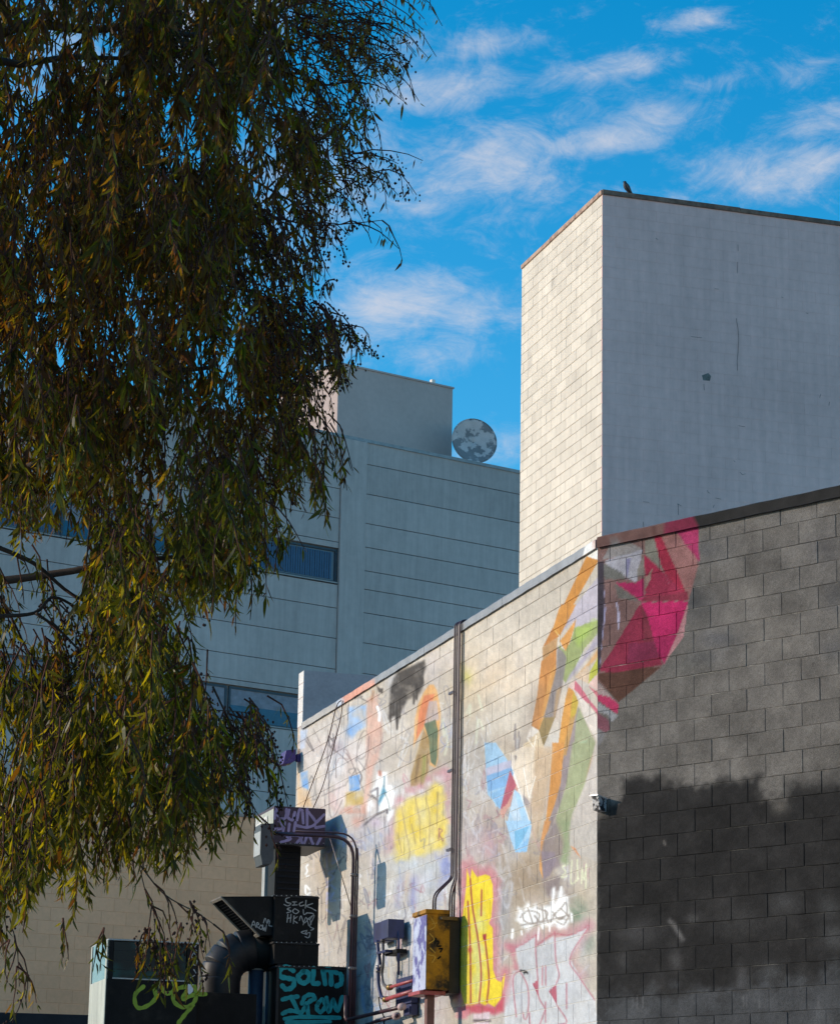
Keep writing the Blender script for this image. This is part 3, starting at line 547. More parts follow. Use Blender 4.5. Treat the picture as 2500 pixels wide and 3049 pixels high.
# red faceted figure
Q.crop(1750, 1500, 3.025)
Q.poly([(60, 300), (240, 250), (590, 150), (960, 60), (985, 200), (1000, 540), (942, 760), (906, 862), (862, 1192), (760, 1335), (672, 1452), (650, 1482), (500, 1602), (270, 1792), (190, 1702), (60, 1575)], (134, 100, 94), .97)
Q.poly([(60, 520), (142, 520), (150, 900), (110, 1500), (60, 1560)], (62, 56, 66), .9, 3)
Q.poly([(130, 505), (210, 350), (385, 350), (492, 412), (300, 470)], (146, 140, 136), .95); Q.poly([(140, 512), (492, 412), (436, 712), (240, 612)], (172, 168, 174), .97)
Q.poly([(345, 500), (385, 490), (352, 680), (345, 640)], (130, 124, 160), .9, 3)
Q.poly([(515, 330), (592, 320), (682, 612), (518, 462)], (130, 126, 112), .97); Q.poly([(440, 600), (500, 470), (512, 640), (440, 660)], (136, 128, 116), .9)
Q.poly([(138, 532), (302, 622), (340, 680), (150, 682)], (114, 112, 104), .97); Q.poly([(240, 720), (470, 880), (270, 850)], (112, 108, 100), .9)
Q.poly([(600, 180), (960, 60), (985, 480), (985, 562), (906, 852), (800, 640)], (158, 106, 100), .95)
Q.poly([(700, 110), (985, 60), (1002, 520), (880, 370)], (172, 48, 92), .97)
Q.poly([(505, 452), (702, 642), (522, 802)], (172, 40, 70), .97); Q.poly([(582, 240), (640, 250), (906, 852), (720, 662), (660, 562)], (168, 40, 64), .97)
Q.poly([(520, 802), (590, 600), (702, 642), (892, 832), (902, 872), (470, 882)], (158, 44, 70), .97); Q.poly([(490, 850), (900, 790), (906, 865), (470, 885)], (132, 48, 62), .8)
Q.poly([(535, 650), (585, 570), (560, 690), (512, 780), (510, 660)], (150, 130, 112), .9); Q.poly([(675, 615), (740, 740), (700, 660)], (170, 130, 140), .9)
Q.poly([(250, 712), (432, 712), (502, 668), (506, 842), (470, 872)], (188, 38, 92), .97)
Q.poly([(480, 890), (902, 880), (862, 1032), (802, 1172), (692, 1442), (640, 1382), (580, 1202)], (196, 34, 92), .98); Q.poly([(580, 1200), (800, 1172), (690, 1442), (640, 1380)], (182, 40, 90), .9)
Q.poly([(470, 900), (580, 1202), (642, 1372), (672, 1452), (230, 1532), (98, 1502), (240, 1282)], (150, 44, 68), .98); Q.poly([(480, 900), (542, 1032), (632, 1372), (500, 1232)], (126, 48, 60), .9); Q.poly([(370, 1260), (600, 1240), (640, 1380), (350, 1440)], (136, 46, 76), .8)
Q.poly([(95, 1535), (662, 1462), (500, 1602), (270, 1792), (95, 1592)], (94, 62, 50), .98)
Q.poly([(906, 872), (862, 1192), (680, 1452), (802, 1182)], (194, 134, 134), .97)
Q.poly([(140, 700), (162, 952), (108, 1452), (150, 902)], (176, 170, 204), .97); Q.poly([(250, 822), (292, 1022), (270, 1162)], (192, 182, 204), .97)
Q.poly([(60, 1590), (252, 1782), (60, 1700)], (172, 146, 140), .97); Q.poly([(60, 1712), (190, 1740), (272, 1802), (272, 1902), (60, 1752)], (194, 52, 92), .98); Q.poly([(60, 1770), (272, 1912), (215, 1972), (180, 1902), (60, 1860)], (158, 156, 156), .97)
Q.poly([(60, 1870), (190, 1950), (196, 2042), (150, 2062), (60, 2002)], (130, 76, 86), .97); Q.poly([(60, 2010), (160, 2070), (120, 2160), (60, 2200)], (130, 126, 126), .8, 6)

E_A = np.array([1.03, .965, .885]); E_B = np.array([1.12, 1.08, 1.02])
def albA(px):
    c = PA(px); c = c + (c.mean(1, keepdims=True) - c) * .18; n = fbm(px[:, 0], px[:, 1], 60.0, 91); g_ = fbm(px[:, 0], px[:, 1] * .5, 7.0, 57)
    return np.clip(s2l(np.clip(c, 0, 255)) * (.95 + .22 * (n[:, None] - .5) + .34 * (g_[:, None] - .5)) / E_A, .012, .86)
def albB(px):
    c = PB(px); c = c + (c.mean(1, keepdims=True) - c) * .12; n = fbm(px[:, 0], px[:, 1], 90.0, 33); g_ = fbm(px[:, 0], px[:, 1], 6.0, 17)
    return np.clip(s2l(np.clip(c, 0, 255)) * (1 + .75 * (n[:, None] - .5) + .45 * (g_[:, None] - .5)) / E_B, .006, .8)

# ------------------------------------------------------------------ graffiti building
K = atY(1777.5, 2500, 25.65); K[2] = 0
YA, YB = -17.13, -44.1
hA, hB = hd(YA), -hd(YB)                    # A runs away from the corner, B towards the yard
nA, nB = hd(YA - 90), hd(YB - 90)           # outward
LA, LB = 10.98, 9.0
ZJ, CH, BLK = 5.066, .2032, .4064
ZTOP = ZJ + 14 * CH                          # 7.911
bld = thing('graffiti_building', 'low block building with sunlit graffiti wall and dark side wall meeting at a corner', 'building', (K[0], K[1], 0))
def grid_face(o, hx, nx, u0, u1, z0, z1, nu, nz, out, ch=.004, dep=.03):
    us, zs = np.linspace(u0 + ch, u1 - ch, nu + 1), np.linspace(z0 + ch, z1 - ch, nz + 1)
    UU, ZZ = np.meshgrid(us, zs); P = o + hx * UU.ravel()[:, None] + Z3 * ZZ.ravel()[:, None] + nx * out
    idx = np.arange((nu + 1) * (nz + 1)).reshape(nz + 1, nu + 1)
    Fq = [tuple(map(int, q)) for q in np.stack([idx[:-1, :-1], idx[:-1, 1:], idx[1:, 1:], idx[1:, :-1]], -1).reshape(-1, 4)]
    ring = list(idx[0, :]) + list(idx[1:, -1]) + list(idx[-1, -2::-1]) + list(idx[-2:0, 0]); n0 = len(P); R_ = []
    for dd, grow in ((ch, ch), (dep, ch)):
        for i in ring:
            uu = UU.ravel()[i]; zz = ZZ.ravel()[i]
            uu += -grow if abs(uu - us[0]) < 1e-7 else (grow if abs(uu - us[-1]) < 1e-7 else 0); zz += -grow if abs(zz - zs[0]) < 1e-7 else (grow if abs(zz - zs[-1]) < 1e-7 else 0)
            R_.append(o + hx * uu + Z3 * zz + nx * (out - dd))
    k = len(ring); r0 = [int(i) for i in ring]; r1 = list(range(n0, n0 + k)); r2 = list(range(n0 + k, n0 + 2 * k))
    for a, b in ((r0, r1), (r1, r2)):
        for i in range(k): j = (i + 1) % k; Fq.append((a[j], a[i], b[i], b[j]))
    return np.vstack([P, np.array(R_)]), Fq
blocks = []
for wall, (hx, nx, L_, first, alb, m) in {'A': (hA, nA, LA, {0: .2032, 1: .4064}, albA, M_WALL), 'B': (hB, nB, 6.0, {0: .36, 1: .155}, albB, M_WALLB)}.items():
    for k in range(-10, 14):
        z0 = ZJ + k * CH; u = 0.0; e = first[k % 2]; z1 = z0 + CH
        while u < L_ - .02:
            e = min(e, L_)
            c = K + hx * (u + e) / 2 + Z3 * (z0 + z1) / 2; px = proj(c)
            if -60 < px[0] < 5200 and px[1] < 3400:
                w = float(np.linalg.norm(proj(K + hx * u + Z3 * z0) - proj(K + hx * e + Z3 * z0)))
                blocks.append(((w if px[0] < 2540 and px[1] < 3090 else w * .01) * 60 / np.linalg.norm(c), wall, u, e, z0, z1, hx, nx, alb, m))
            u, e = e, e + BLK
# areas hidden behind the equipment at the far end count last
blocks.sort(key=lambda b: -b[0])
groups = {'A': [[], [], [], 0], 'B': [[], [], [], 0]}
JG = .005
for i, (ar, wall, u, e, z0, z1, hx, nx, alb, m) in enumerate(blocks):
    out = random.uniform(0, .0025) if wall == 'A' else random.uniform(0, .004)
    nu = max(3, int((e - u) / (.021 if wall == 'A' else .017))); nz = 14 if wall == 'A' else 12
    g0 = 0 if u == 0 else JG
    jv = random.uniform(.0008, .0028) if wall == 'A' else random.uniform(.0010, .0036); jh = random.uniform(.0018, .0032) if wall == 'A' else random.uniform(.0015, .0040)
    V, Fq = grid_face(K, hx, nx, u + min(g0, jv), e - jv, z0 + jh, z1 - jh, nu, nz, out, .0022)
    jit = .0010 if wall == 'B' else .0010
    V = V + nx * (jit * (RNG.random(len(V)) - .5))[:, None]
    V = V + hx * ((RNG.random(len(V)) - .5) * .0026)[:, None] + Z3 * ((RNG.random(len(V)) - .5) * .0026)[:, None]
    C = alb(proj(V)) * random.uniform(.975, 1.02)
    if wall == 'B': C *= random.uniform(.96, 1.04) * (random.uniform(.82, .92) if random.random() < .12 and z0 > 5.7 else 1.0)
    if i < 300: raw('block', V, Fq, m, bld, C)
    else:
        G = groups[wall]; G[0].append(V); G[1] += [tuple(a + G[3] for a in f) for f in Fq]; G[2].append(C); G[3] += len(V)
for w_, m in (('A', M_WALL), ('B', M_WALLB)):
    G = groups[w_]
    if G[3]: raw('far_blocks', np.vstack(G[0]), G[1], m, bld, np.vstack(G[2]), kind='stuff')
# mortar faces set back in the joints, painted over with the wall; pale stretches paint in sunlit highlights
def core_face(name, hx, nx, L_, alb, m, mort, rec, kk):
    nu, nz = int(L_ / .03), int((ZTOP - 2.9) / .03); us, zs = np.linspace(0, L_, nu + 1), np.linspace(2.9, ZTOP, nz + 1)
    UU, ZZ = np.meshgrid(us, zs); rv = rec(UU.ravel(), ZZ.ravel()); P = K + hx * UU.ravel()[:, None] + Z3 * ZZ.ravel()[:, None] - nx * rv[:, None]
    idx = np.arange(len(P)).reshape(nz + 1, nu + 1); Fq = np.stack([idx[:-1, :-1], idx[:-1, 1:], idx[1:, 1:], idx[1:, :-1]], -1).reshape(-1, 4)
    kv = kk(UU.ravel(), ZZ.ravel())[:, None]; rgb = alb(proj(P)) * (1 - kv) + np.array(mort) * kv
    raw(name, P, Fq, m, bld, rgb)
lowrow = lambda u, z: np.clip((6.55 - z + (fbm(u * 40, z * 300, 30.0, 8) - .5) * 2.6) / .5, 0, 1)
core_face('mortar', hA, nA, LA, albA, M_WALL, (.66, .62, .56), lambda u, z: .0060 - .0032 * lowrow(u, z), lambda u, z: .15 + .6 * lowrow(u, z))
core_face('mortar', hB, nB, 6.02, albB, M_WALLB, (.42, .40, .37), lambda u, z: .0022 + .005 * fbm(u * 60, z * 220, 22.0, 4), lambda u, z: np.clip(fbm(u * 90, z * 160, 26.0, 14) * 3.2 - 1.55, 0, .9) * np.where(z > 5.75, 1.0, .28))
C0 = K
pA_end = C0 + hA * LA; rB_end = C0 + hB * LB; inw = hd(72.87)
foot = [C0 - nA * .012 - nB * .004, rB_end - nB * .012, rB_end + hd(45.9) * 5, C0 + inw * 3.75 + hd(45.9) * .5, pA_end + inw * 3.6, pA_end - nA * .012]
MB().prism([p + Z3 * .0 for p in foot], Z3 * (ZTOP - .06)).build('wall_core', mat('inner_block', (.15, .145, .14), .95, ns=3, na=.15), bld)
# lower, unseen courses of the two walls
MB().box(C0 + Z3 * 0 - nA * .011, hA * LA, Z3 * 2.95, nA * .012).build('lower_wall', mat('lower_grey', (.30, .28, .26), .95, ns=3, na=.2), bld)
# metal coping with painted stretches
def coping(hx, nx, L0, L1, stops, prof, joint=3.0, m=None):
    u = L0
    while u < L1 - .01:
        v = min(u + joint, L1); n = max(2, int((v - u) / .05)); V = []; Fq = []; C = []
        for i in range(n + 1):
            uu = u + .004 + (v - u - .008) * i / n; wob = .0015 * math.sin(uu * 7.3) + .0012 * math.sin(uu * 17.1)
            for (o_, z_) in prof: V.append(C0 + hx * uu + nx * (o_ + (wob if o_ > 0 else 0)) + Z3 * (z_ + wob * .6))
        V = np.array(V); k = len(prof)
        for i in range(n):
            for j in range(k): Fq.append((i * k + j, i * k + (j + 1) % k, (i + 1) * k + (j + 1) % k, (i + 1) * k + j))
        Fq += [tuple(range(k)), tuple(range(n * k + k - 1, n * k - 1, -1))]
        px = proj(V); rgb = stops(px) * random.uniform(.92, 1.04)
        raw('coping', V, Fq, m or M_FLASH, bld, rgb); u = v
PC = Painter((140, 138, 137)); PC.crop(850, 1950, 4.233)
PC.poly([(715, 640), (700, 520), (1110, 300), (1125, 380), (800, 600)], (222, 148, 118), .95, 4, .1); PC.poly([(200, 950), (200, 820), (520, 660), (640, 600), (650, 700)], (186, 172, 158), .9, 6, .15); PC.poly([(640, 700), (640, 580), (720, 540), (740, 620)], (196, 198, 206), .9, 4)
PC.crop(1400, 1500, 1.578); PC.poly([(520, 280), (540, 180), (575, 160), (606, 290)], (220, 214, 204), .97); PC.poly([(575, 210), (570, 150), (640, 140), (606, 240)], (196, 160, 146), .95, 2)
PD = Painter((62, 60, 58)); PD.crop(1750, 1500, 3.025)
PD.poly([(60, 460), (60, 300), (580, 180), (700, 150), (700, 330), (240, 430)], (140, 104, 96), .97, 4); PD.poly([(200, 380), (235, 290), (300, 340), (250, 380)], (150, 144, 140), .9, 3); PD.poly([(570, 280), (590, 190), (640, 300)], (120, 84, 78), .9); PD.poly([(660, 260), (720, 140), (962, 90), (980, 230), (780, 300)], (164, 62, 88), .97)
prof = [(-.20, ZTOP + .012), (.016, ZTOP + .032), (.022, ZTOP + .022), (.022, ZTOP - .052), (.030, ZTOP - .060), (.012, ZTOP - .056), (.010, ZTOP + .004), (-.20, ZTOP + .0)]
profB = [(-.30, ZTOP + .055), (.018, ZTOP + .048), (.026, ZTOP + .036), (.024, ZTOP - .050), (.034, ZTOP - .060), (.012, ZTOP - .056), (.010, ZTOP + .004), (-.30, ZTOP + .004)]
coping(hA, nA, .006, LA - .27, lambda p: np.clip(s2l(PC(p)) / E_A, .02, .8), prof, 2.7)
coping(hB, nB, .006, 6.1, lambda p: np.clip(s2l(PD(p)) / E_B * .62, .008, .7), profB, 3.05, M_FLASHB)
MB().box(C0 + hB * 6.1 + Z3 * (ZTOP - .055), hB * (LB - 6.1), Z3 * .1, -nB * .3).build('roof_edge', M_ROOF, bld)
# taller cross parapet at the far end: lit end face, shaded long face
ptop = 8.64
e0 = C0 + hA * (LA - .25)
MB().box(e0 + Z3 * (ZTOP - .03) + nA * .001, hA * .25, Z3 * (ptop - ZTOP + .03), inw * 3.5).build('parapet', mat('parapet_paint', (.52, .37, .36), .9, ns=2, na=.12, bump=.2), bld)
for j in range(4):
    z0 = ZTOP + j * .19; V, Fq = grid_face(C0, hA, nA, LA - .25, LA, z0 + .003, min(z0 + .187, ptop), 6, 5, .006, .003, .005); raw('end_block', V, Fq, M_WALL, bld, np.clip(s2l(np.array([[226, 216, 205]])) / E_A * (.9 + .12 * RNG.random((len(V), 1))), 0, .85))

# ------------------------------------------------------------------ cream tower behind
T0 = atY(1791.5, 1300, 36.8)
YT = -17.3; hT = hd(YT); nT = hd(YT - 90); hT2 = hd(YT + 90); nT2 = hd(YT + 180)
TZ = onplane(1791.2, 573, T0, YT)[2]
tb = np.array([T0[0], T0[1], 0]); TW = 3.36; TL = 6.2
tow = thing('stair_tower', 'tall windowless block tower, cream sunlit side and grey shaded side, bird on its edge', 'tower', tuple(tb))
MB().box(tb - nT * .008 - nT2 * .012, hT * (TW - .02), hT2 * TL, Z3 * (TZ - .02)).build('tower_core', M_JOINT, tow)
TH, TBL = .1524, .4064
def tile_mesh(name, w, h, dep, hx, nx, m, ch=.003):
    mb = MB(); o = np.zeros(3)
    f = [o + hx * ch + Z3 * ch, o + hx * (w - ch) + Z3 * ch, o + hx * (w - ch) + Z3 * (h - ch), o + hx * ch + Z3 * (h - ch)]
    b = [o - nx * ch, o + hx * w - nx * ch, o + hx * w + Z3 * h - nx * ch, o + Z3 * h - nx * ch]; d = [p - nx * (dep - ch) for p in b]
    mb.add(f + b + d, [(0, 1, 2, 3)] + [(i, i + 4, (i + 1) % 4 + 4, (i + 1) % 4) for i in range(4)] + [(i + 4, i + 8, (i + 1) % 4 + 8, (i + 1) % 4 + 4) for i in range(4)])
    me = bpy.data.meshes.new(name); me.from_pydata([tuple(v) for v in mb.v], [], mb.f); me.materials.append(m)
    bm = bmesh.new(); bm.from_mesh(me); bmesh.ops.recalc_face_normals(bm, faces=bm.faces); bm.to_mesh(me); bm.free(); return me, mb
tj = .0055
rows = []
ZTt = TZ - .03
cache = {}
cand = []
k = 0
while ZTt - (k + 1) * TH > 0:
    z0 = ZTt - (k + 1) * TH; u = 0.0; e = .2032 if k % 2 else .4064
    while u < TW - .02:
        e = min(e, TW); cand.append((u, e, z0)); u, e = e, e + TBL
    k += 1
vis = [c for c in cand if proj(tb + hT * c[0] + Z3 * (c[2] + TH))[1] < 1660 + (1790 - proj(tb + hT * c[0] + Z3 * c[2])[0]) * .62]
vis.sort(key=lambda c: c[0] - c[2] * .02)
rest = MB(); inv = set(vis[:300])
for c in cand:
    u, e, z0 = c; w = round(e - u - tj, 4); key = w
    if key not in cache: cache[key] = tile_mesh('tower_block', w, TH - tj, .03, hT, nT, M_WHITE)
    pos = tb + hT * (u + tj / 2) + Z3 * (z0 + tj / 2) + nT * random.uniform(-.001, .002)
    if c in inv:
        o = bpy.data.objects.new('block', cache[key][0]); COL.objects.link(o); o.parent = tow; o.location = pos - LOC[tow]
    else:
        mb = cache[key][1]; rest.add([np.array(v) + pos for v in mb.v], mb.f)
rest.build('far_blocks', M_WHITE, tow, kind='stuff')
# shaded face: the same courses, joints filled almost flush with paint
sh = MB(); k = 0
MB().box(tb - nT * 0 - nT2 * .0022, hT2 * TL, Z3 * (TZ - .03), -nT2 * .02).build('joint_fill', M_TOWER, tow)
while ZTt - (k + 1) * TH > 5.5:
    z0 = ZTt - (k + 1) * TH; u = 0.0; e = .4064 if k % 2 else .2032
    while u < TL - .02:
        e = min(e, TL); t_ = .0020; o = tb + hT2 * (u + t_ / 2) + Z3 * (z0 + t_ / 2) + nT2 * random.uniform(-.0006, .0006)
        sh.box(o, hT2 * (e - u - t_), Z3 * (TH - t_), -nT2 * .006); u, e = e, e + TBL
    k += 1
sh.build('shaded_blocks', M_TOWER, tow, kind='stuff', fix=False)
# rusty cap flashing
for hx, nx, L_, m in ((hT, nT, TW, mat('tan_flashing', (.42, .27, .19), .7, ns=7, na=.3, dirt=((.16, .08, .06), .5, .7, 6.0))), (hT2, nT2, TL, M_COPT)):
    u = 0.0
    while u < L_ - .05:
        v = min(u + 2.1, L_); t_ = random.uniform(-.008, .008)
        MB().box(tb + hx * u + nx * .02 + Z3 * (TZ - .035 + t_ * .3), hx * (v - u - .004), Z3 * (.065 + t_), -nx * .16).build('cap_flashing', m, tow, bevel=.006); u = v
MB().box(tb + hT * .1 + hT2 * .1 + Z3 * (TZ - .019), hT * (TW - .3), hT2 * (TL - .3), Z3 * .01).build('roof_sheet', M_ROOF, tow)
# bare patch and cracks on the shaded face
cw = lambda pts: [onplane(1900 + x / 2.117, 600 + y / 2.117, tb + nT2 * .0025, YT + 90) for x, y in pts]
MB().prism(cw([(400, 1095), (440, 1080), (458, 1100), (450, 1130), (408, 1126)]), -nT2 * .001).build('bare_patch', mat('bare_concrete', (.17, .165, .15), .95, ns=20, na=.3, bump=.5), tow)
cr = MB()
for st in [[(627, 270), (628, 310)], [(625, 380), (624, 450)], [(617, 735), (620, 760), (628, 800), (632, 870), (628, 950), (622, 1000), (624, 1065)], [(412, 1150), (415, 1190)], [(1150, 1212), (1142, 1235)], [(1205, 1262), (1200, 1285)], [(600, 1632), (608, 1642)], [(640, 1705), (655, 1722), (675, 1716)], [(435, 1820), (440, 1835), (450, 1838)],
           [(250, 1905), (252, 1975)], [(30, 2020), (34, 2060)], [(470, 1930), (478, 1912)], [(245, 1905), (270, 1918)], [(485, 1868), (520, 1876)], [(30, 1892), (68, 1896)], [(110, 230), (124, 240)], [(900, 600), (912, 604)], [(1055, 700), (1070, 706)], [(630, 1412), (672, 1420)], [(480, 548), (505, 552)], [(330, 850), (400, 858)]]:
    cr.tube(cw(st), .0022, 4)
cr.build('crack', mat('crack', (.13, .10, .09), .95), tow)

# ------------------------------------------------------------------ grey office block
GY = 55.63; G0 = atY(1017, 1300, 72.0); hG = hd(GY); nG = hd(GY + 90)
def gp(x, y): return onplane(x, y, G0, GY)
def gu(x, y): p = gp(x, y); return float((p - G0) @ hG), float(p[2])
gb = np.array([G0[0], G0[1], 0])
off = thing('office_building', 'grey office block with long horizontal panels, ribbon windows and rooftop penthouse', 'building', tuple(gb))
GT = gu(1093, 1313)[1]
zs = [gu(1093.5, 1000 + y / 2.17)[1] for y in (830, 1022, 1213, 1367, 1520, 1640)]
zw1 = (gu(1009, 1000 + 1375 / 2.17)[1], gu(1009, 1000 + 1605 / 2.17)[1])
c2 = lambda y: gu(864, 1700 + y / 1.736)[1]
z_low = [c2(154), c2(313), c2(474), c2(604), c2(823), c2(958)]
zw2 = (c2(633), c2(823))
u_p0, u_p1 = gu(1012, 1500)[0], gu(1088, 1500)[0]
UL, UR = -16.0, 12.0
MB().box(gb + hG * UL - nG * .09, hG * (UR - UL), -nG * 14, Z3 * (GT - .05)).build('wall_core', M_GROOVE, off)
def panel(u0, u1, z0, z1, out=0.0, name='wall_panel', m=M_GREY, gap=.007):
    if u1 - u0 < .05 or z1 - z0 < .05: return
    MB().box(gb + hG * (u0 + gap) + Z3 * (z0 + gap) + nG * out, hG * (u1 - u0 - 2 * gap), Z3 * (z1 - z0 - 2 * gap), -nG * (.085 + out)).build(name, m, off, bevel=.012)
gro = sorted([GT + .0] + zs + z_low + [z_low[-1] - 1.0, z_low[-1] - 2.0, z_low[-1] - 3.0, z_low[-1] - 4.2, 6.0, 3.0, 0.0], reverse=True)
for u0, u1, win in ((UL, u_p0, True), (u_p1, UR, False)):
    for a, b in zip(gro[:-1], gro[1:]):
        if a - b < .06: continue
        if win:
            hole = None
            for w in (zw1, zw2):
                if b < w[0] - .05 and a > w[1] + .05: hole = w
            if hole is not None:
                if a - hole[0] > .05: panel(u0, u1, hole[0], a)
                if hole[1] - b > .05: panel(u0, u1, b, hole[1])
                continue
        panel(u0, u1, b, a)
panel(u_p0, u_p1, gro[-1], GT - .05, .05, 'pilaster'); 
MB().box(gb + hG * (u_p0 + .004) + Z3 * .1 - nG * .02, hG * (u_p1 - u_p0 - .008), Z3 * (GT - .3), -nG * .06).build('pilaster_joint', M_GROOVE, off)
# ribbon windows, each light with frame, glass and blinds
def window(u0, u1, z0, z1, kind):
    MB().box(gb + hG * u0 + Z3 * z0 - nG * .085, hG * (u1 - u0), Z3 * (z1 - z0), -nG * .01).build('window_back', M_GLASS2, off)
    w = MB()
    for a, b, c, d in ((u0, u1, z0, z0 + .06), (u0, u1, z1 - .06, z1), (u0, u0 + .06, z0 + .06, z1 - .06), (u1 - .06, u1, z0 + .06, z1 - .06)): w.box(gb + hG * a + Z3 * c - nG * .045, hG * (b - a), Z3 * (d - c), -nG * .035)
    fr = w.build('window', mat('window_frame', (.02, .04, .06), .5), off)
    MB().box(gb + hG * u0 + Z3 * (z0 - .015) + nG * .02, hG * (u1 - u0), Z3 * .035, -nG * .10).build('sill', mat('window_sill', (.30, .29, .28), .7, na=.2), fr)
    if kind == 'blind':
        s_ = MB(); n = int((u1 - u0 - .2) / .075)
        for i in range(n): s_.box(gb + hG * (u0 + .1 + i * .075) + Z3 * (z0 + .1) - nG * (.066 + .006 * (i % 2)), hG * .055, Z3 * (z1 - z0 - .2), -nG * .004)
        s_.build('blind', M_SLAT, fr, fix=False)
        MB().box(gb + hG * (u0 + .06) + Z3 * (z0 + .06) - nG * .05, hG * (u1 - u0 - .12), Z3 * (z1 - z0 - .12), -nG * .004).build('pane', mat('clear_blue_glass', (.02, .10, .19), .06, ns=.4, na=.1), fr) if False else None
    elif kind == 'half':
        MB().box(gb + hG * (u0 + .06) + Z3 * (z0 + .06) - nG * .06, hG * (u1 - u0 - .12), Z3 * ((z1 - z0) * .42), -nG * .006).build('pane', mat('deep_blue_glass', (.01, .055, .11), .1), fr)
        MB().box(gb + hG * (u0 + .06) + Z3 * (z0 + .06 + (z1 - z0) * .42) - nG * .062, hG * (u1 - u0 - .12), Z3 * ((z1 - z0) * .58 - .12), -nG * .006).build('pane', mat('shade_cloth', (.22, .215, .25), .6), fr)
    else:
        MB().box(gb + hG * (u0 + .06) + Z3 * (z0 + .06) - nG * .06, hG * (u1 - u0 - .12), Z3 * (z1 - z0 - .12), -nG * .006).build('pane', mat('shade_cloth', (.22, .215, .25), .6), fr)
ub = [u_p0 - .02 - 4.1 * i for i in range(5)]
for i in range(4): window(ub[i + 1] + .03, ub[i], zw1[1] + .02, zw1[0] - .02, 'blind' if i % 2 == 0 else 'half')
u2 = [u_p0 - .02, gu(703, 2100)[0], gu(675, 2100)[0] - 2.6, UL + 3.5, UL]
uu = [u_p0 - .02, gu(680, 2090)[0], gu(540, 2080)[0] - 1.2, UL + 4, UL]
for i in range(4): window(uu[i + 1] + .03, uu[i] - (.0 if i == 0 else .03), zw2[1] + .02, zw2[0] - .02, 'half' if i in (0, 2) else 'shade')
MB().box(gb + hG * UL + Z3 * (GT - .05) + nG * .03, hG * (UR - UL), Z3 * .09, -nG * .35).build('roof_flashing', mat('dull_flashing', (.30, .32, .33), .7, ns=5, na=.25), off)
# penthouse
pf0 = gb + hG * 0 - nG * 2.2
def pp(x, y): return onplane(x, y, pf0, GY)
a = pp(1008, 1082); b = pp(1348, 1157); zt = float(a[2])
w_ = float((b - a) @ hG); base = np.array([a[0], a[1], GT - .06])
MB().box(base, hG * w_, -nG * 3.2, Z3 * (zt - GT + .06)).build('penthouse', M_PENT, off, bevel=.02)
MB().box(base + Z3 * (zt - GT + .05) - hG * .03 + nG * .03, hG * (w_ + .06), -nG * 3.26, Z3 * .05).build('penthouse_cap', M_PENT, off)
for du, ww, hh in ((w_ * .865, .12, .22), (w_ * .835, .1, .12)):
    MB().box(base + hG * du - nG * .3 + Z3 * (zt - GT + .1), hG * ww, -nG * .12, Z3 * hh).build('roof_vent', mat('cream_vent', (.75, .68, .6), .7), off, bevel=.01)
MB().box(base + hG * (w_ + .02) - nG * .6, hG * .14, -nG * .2, Z3 * 1.35).build('flue', mat('tan_flue', (.55, .42, .28), .7), off)
# satellite dish on the roof
dp0 = gb - nG * 1.4
dc = onplane(1408, 1318, dp0, GY); R_d = .5 * 140 / F * np.linalg.norm(dc - ORG)
dish = thing('satellite_dish', 'round satellite dish with peeling paint on grey office roof beside the penthouse', 'satellite dish', (dc[0], dc[1], GT))
dn = (hd(166) * .97 + Z3 * .12); dn /= np.linalg.norm(dn); dx = np.cross(Z3, dn); dx /= np.linalg.norm(dx); dz = np.cross(dn, dx)
def dish_pts(rr, back): return [dc + dx * (rr * R_d * .97 * math.cos(w)) + dz * (rr * R_d * math.sin(w)) - dn * (back - .22 * R_d * rr * rr) for w in np.linspace(0, 2 * math.pi, 40, endpoint=False)]
V = []; Fq = []
rl = [.02, .25, .5, .75, .9, 1.0]
for rr in rl: V += dish_pts(rr, .0)
for rr in rl[::-1]: V += dish_pts(rr, .03)
for i in range(len(rl) * 2 - 1):
    for j in range(40): Fq.append((i * 40 + j, i * 40 + (j + 1) % 40, (i + 1) * 40 + (j + 1) % 40, (i + 1) * 40 + j))
Fq += [tuple(range(40)), tuple(range(len(V) - 1, len(V) - 41, -1))]
o = raw('reflector', V, Fq, M_DISH, dish, smooth=True)
MB().tube(dish_pts(1.01, .0) + dish_pts(1.01, .0)[:1], 0.010, 6, False).build('rim', M_DISH, dish, True)
MB().tube([dc - dn * .06, dc - dn * .25 - Z3 * .1, np.array([dc[0], dc[1], GT - .02]) - dn * .25 * np.array([1, 1, 0])], .06, 8).build('mast', M_DUCT, dish, True)

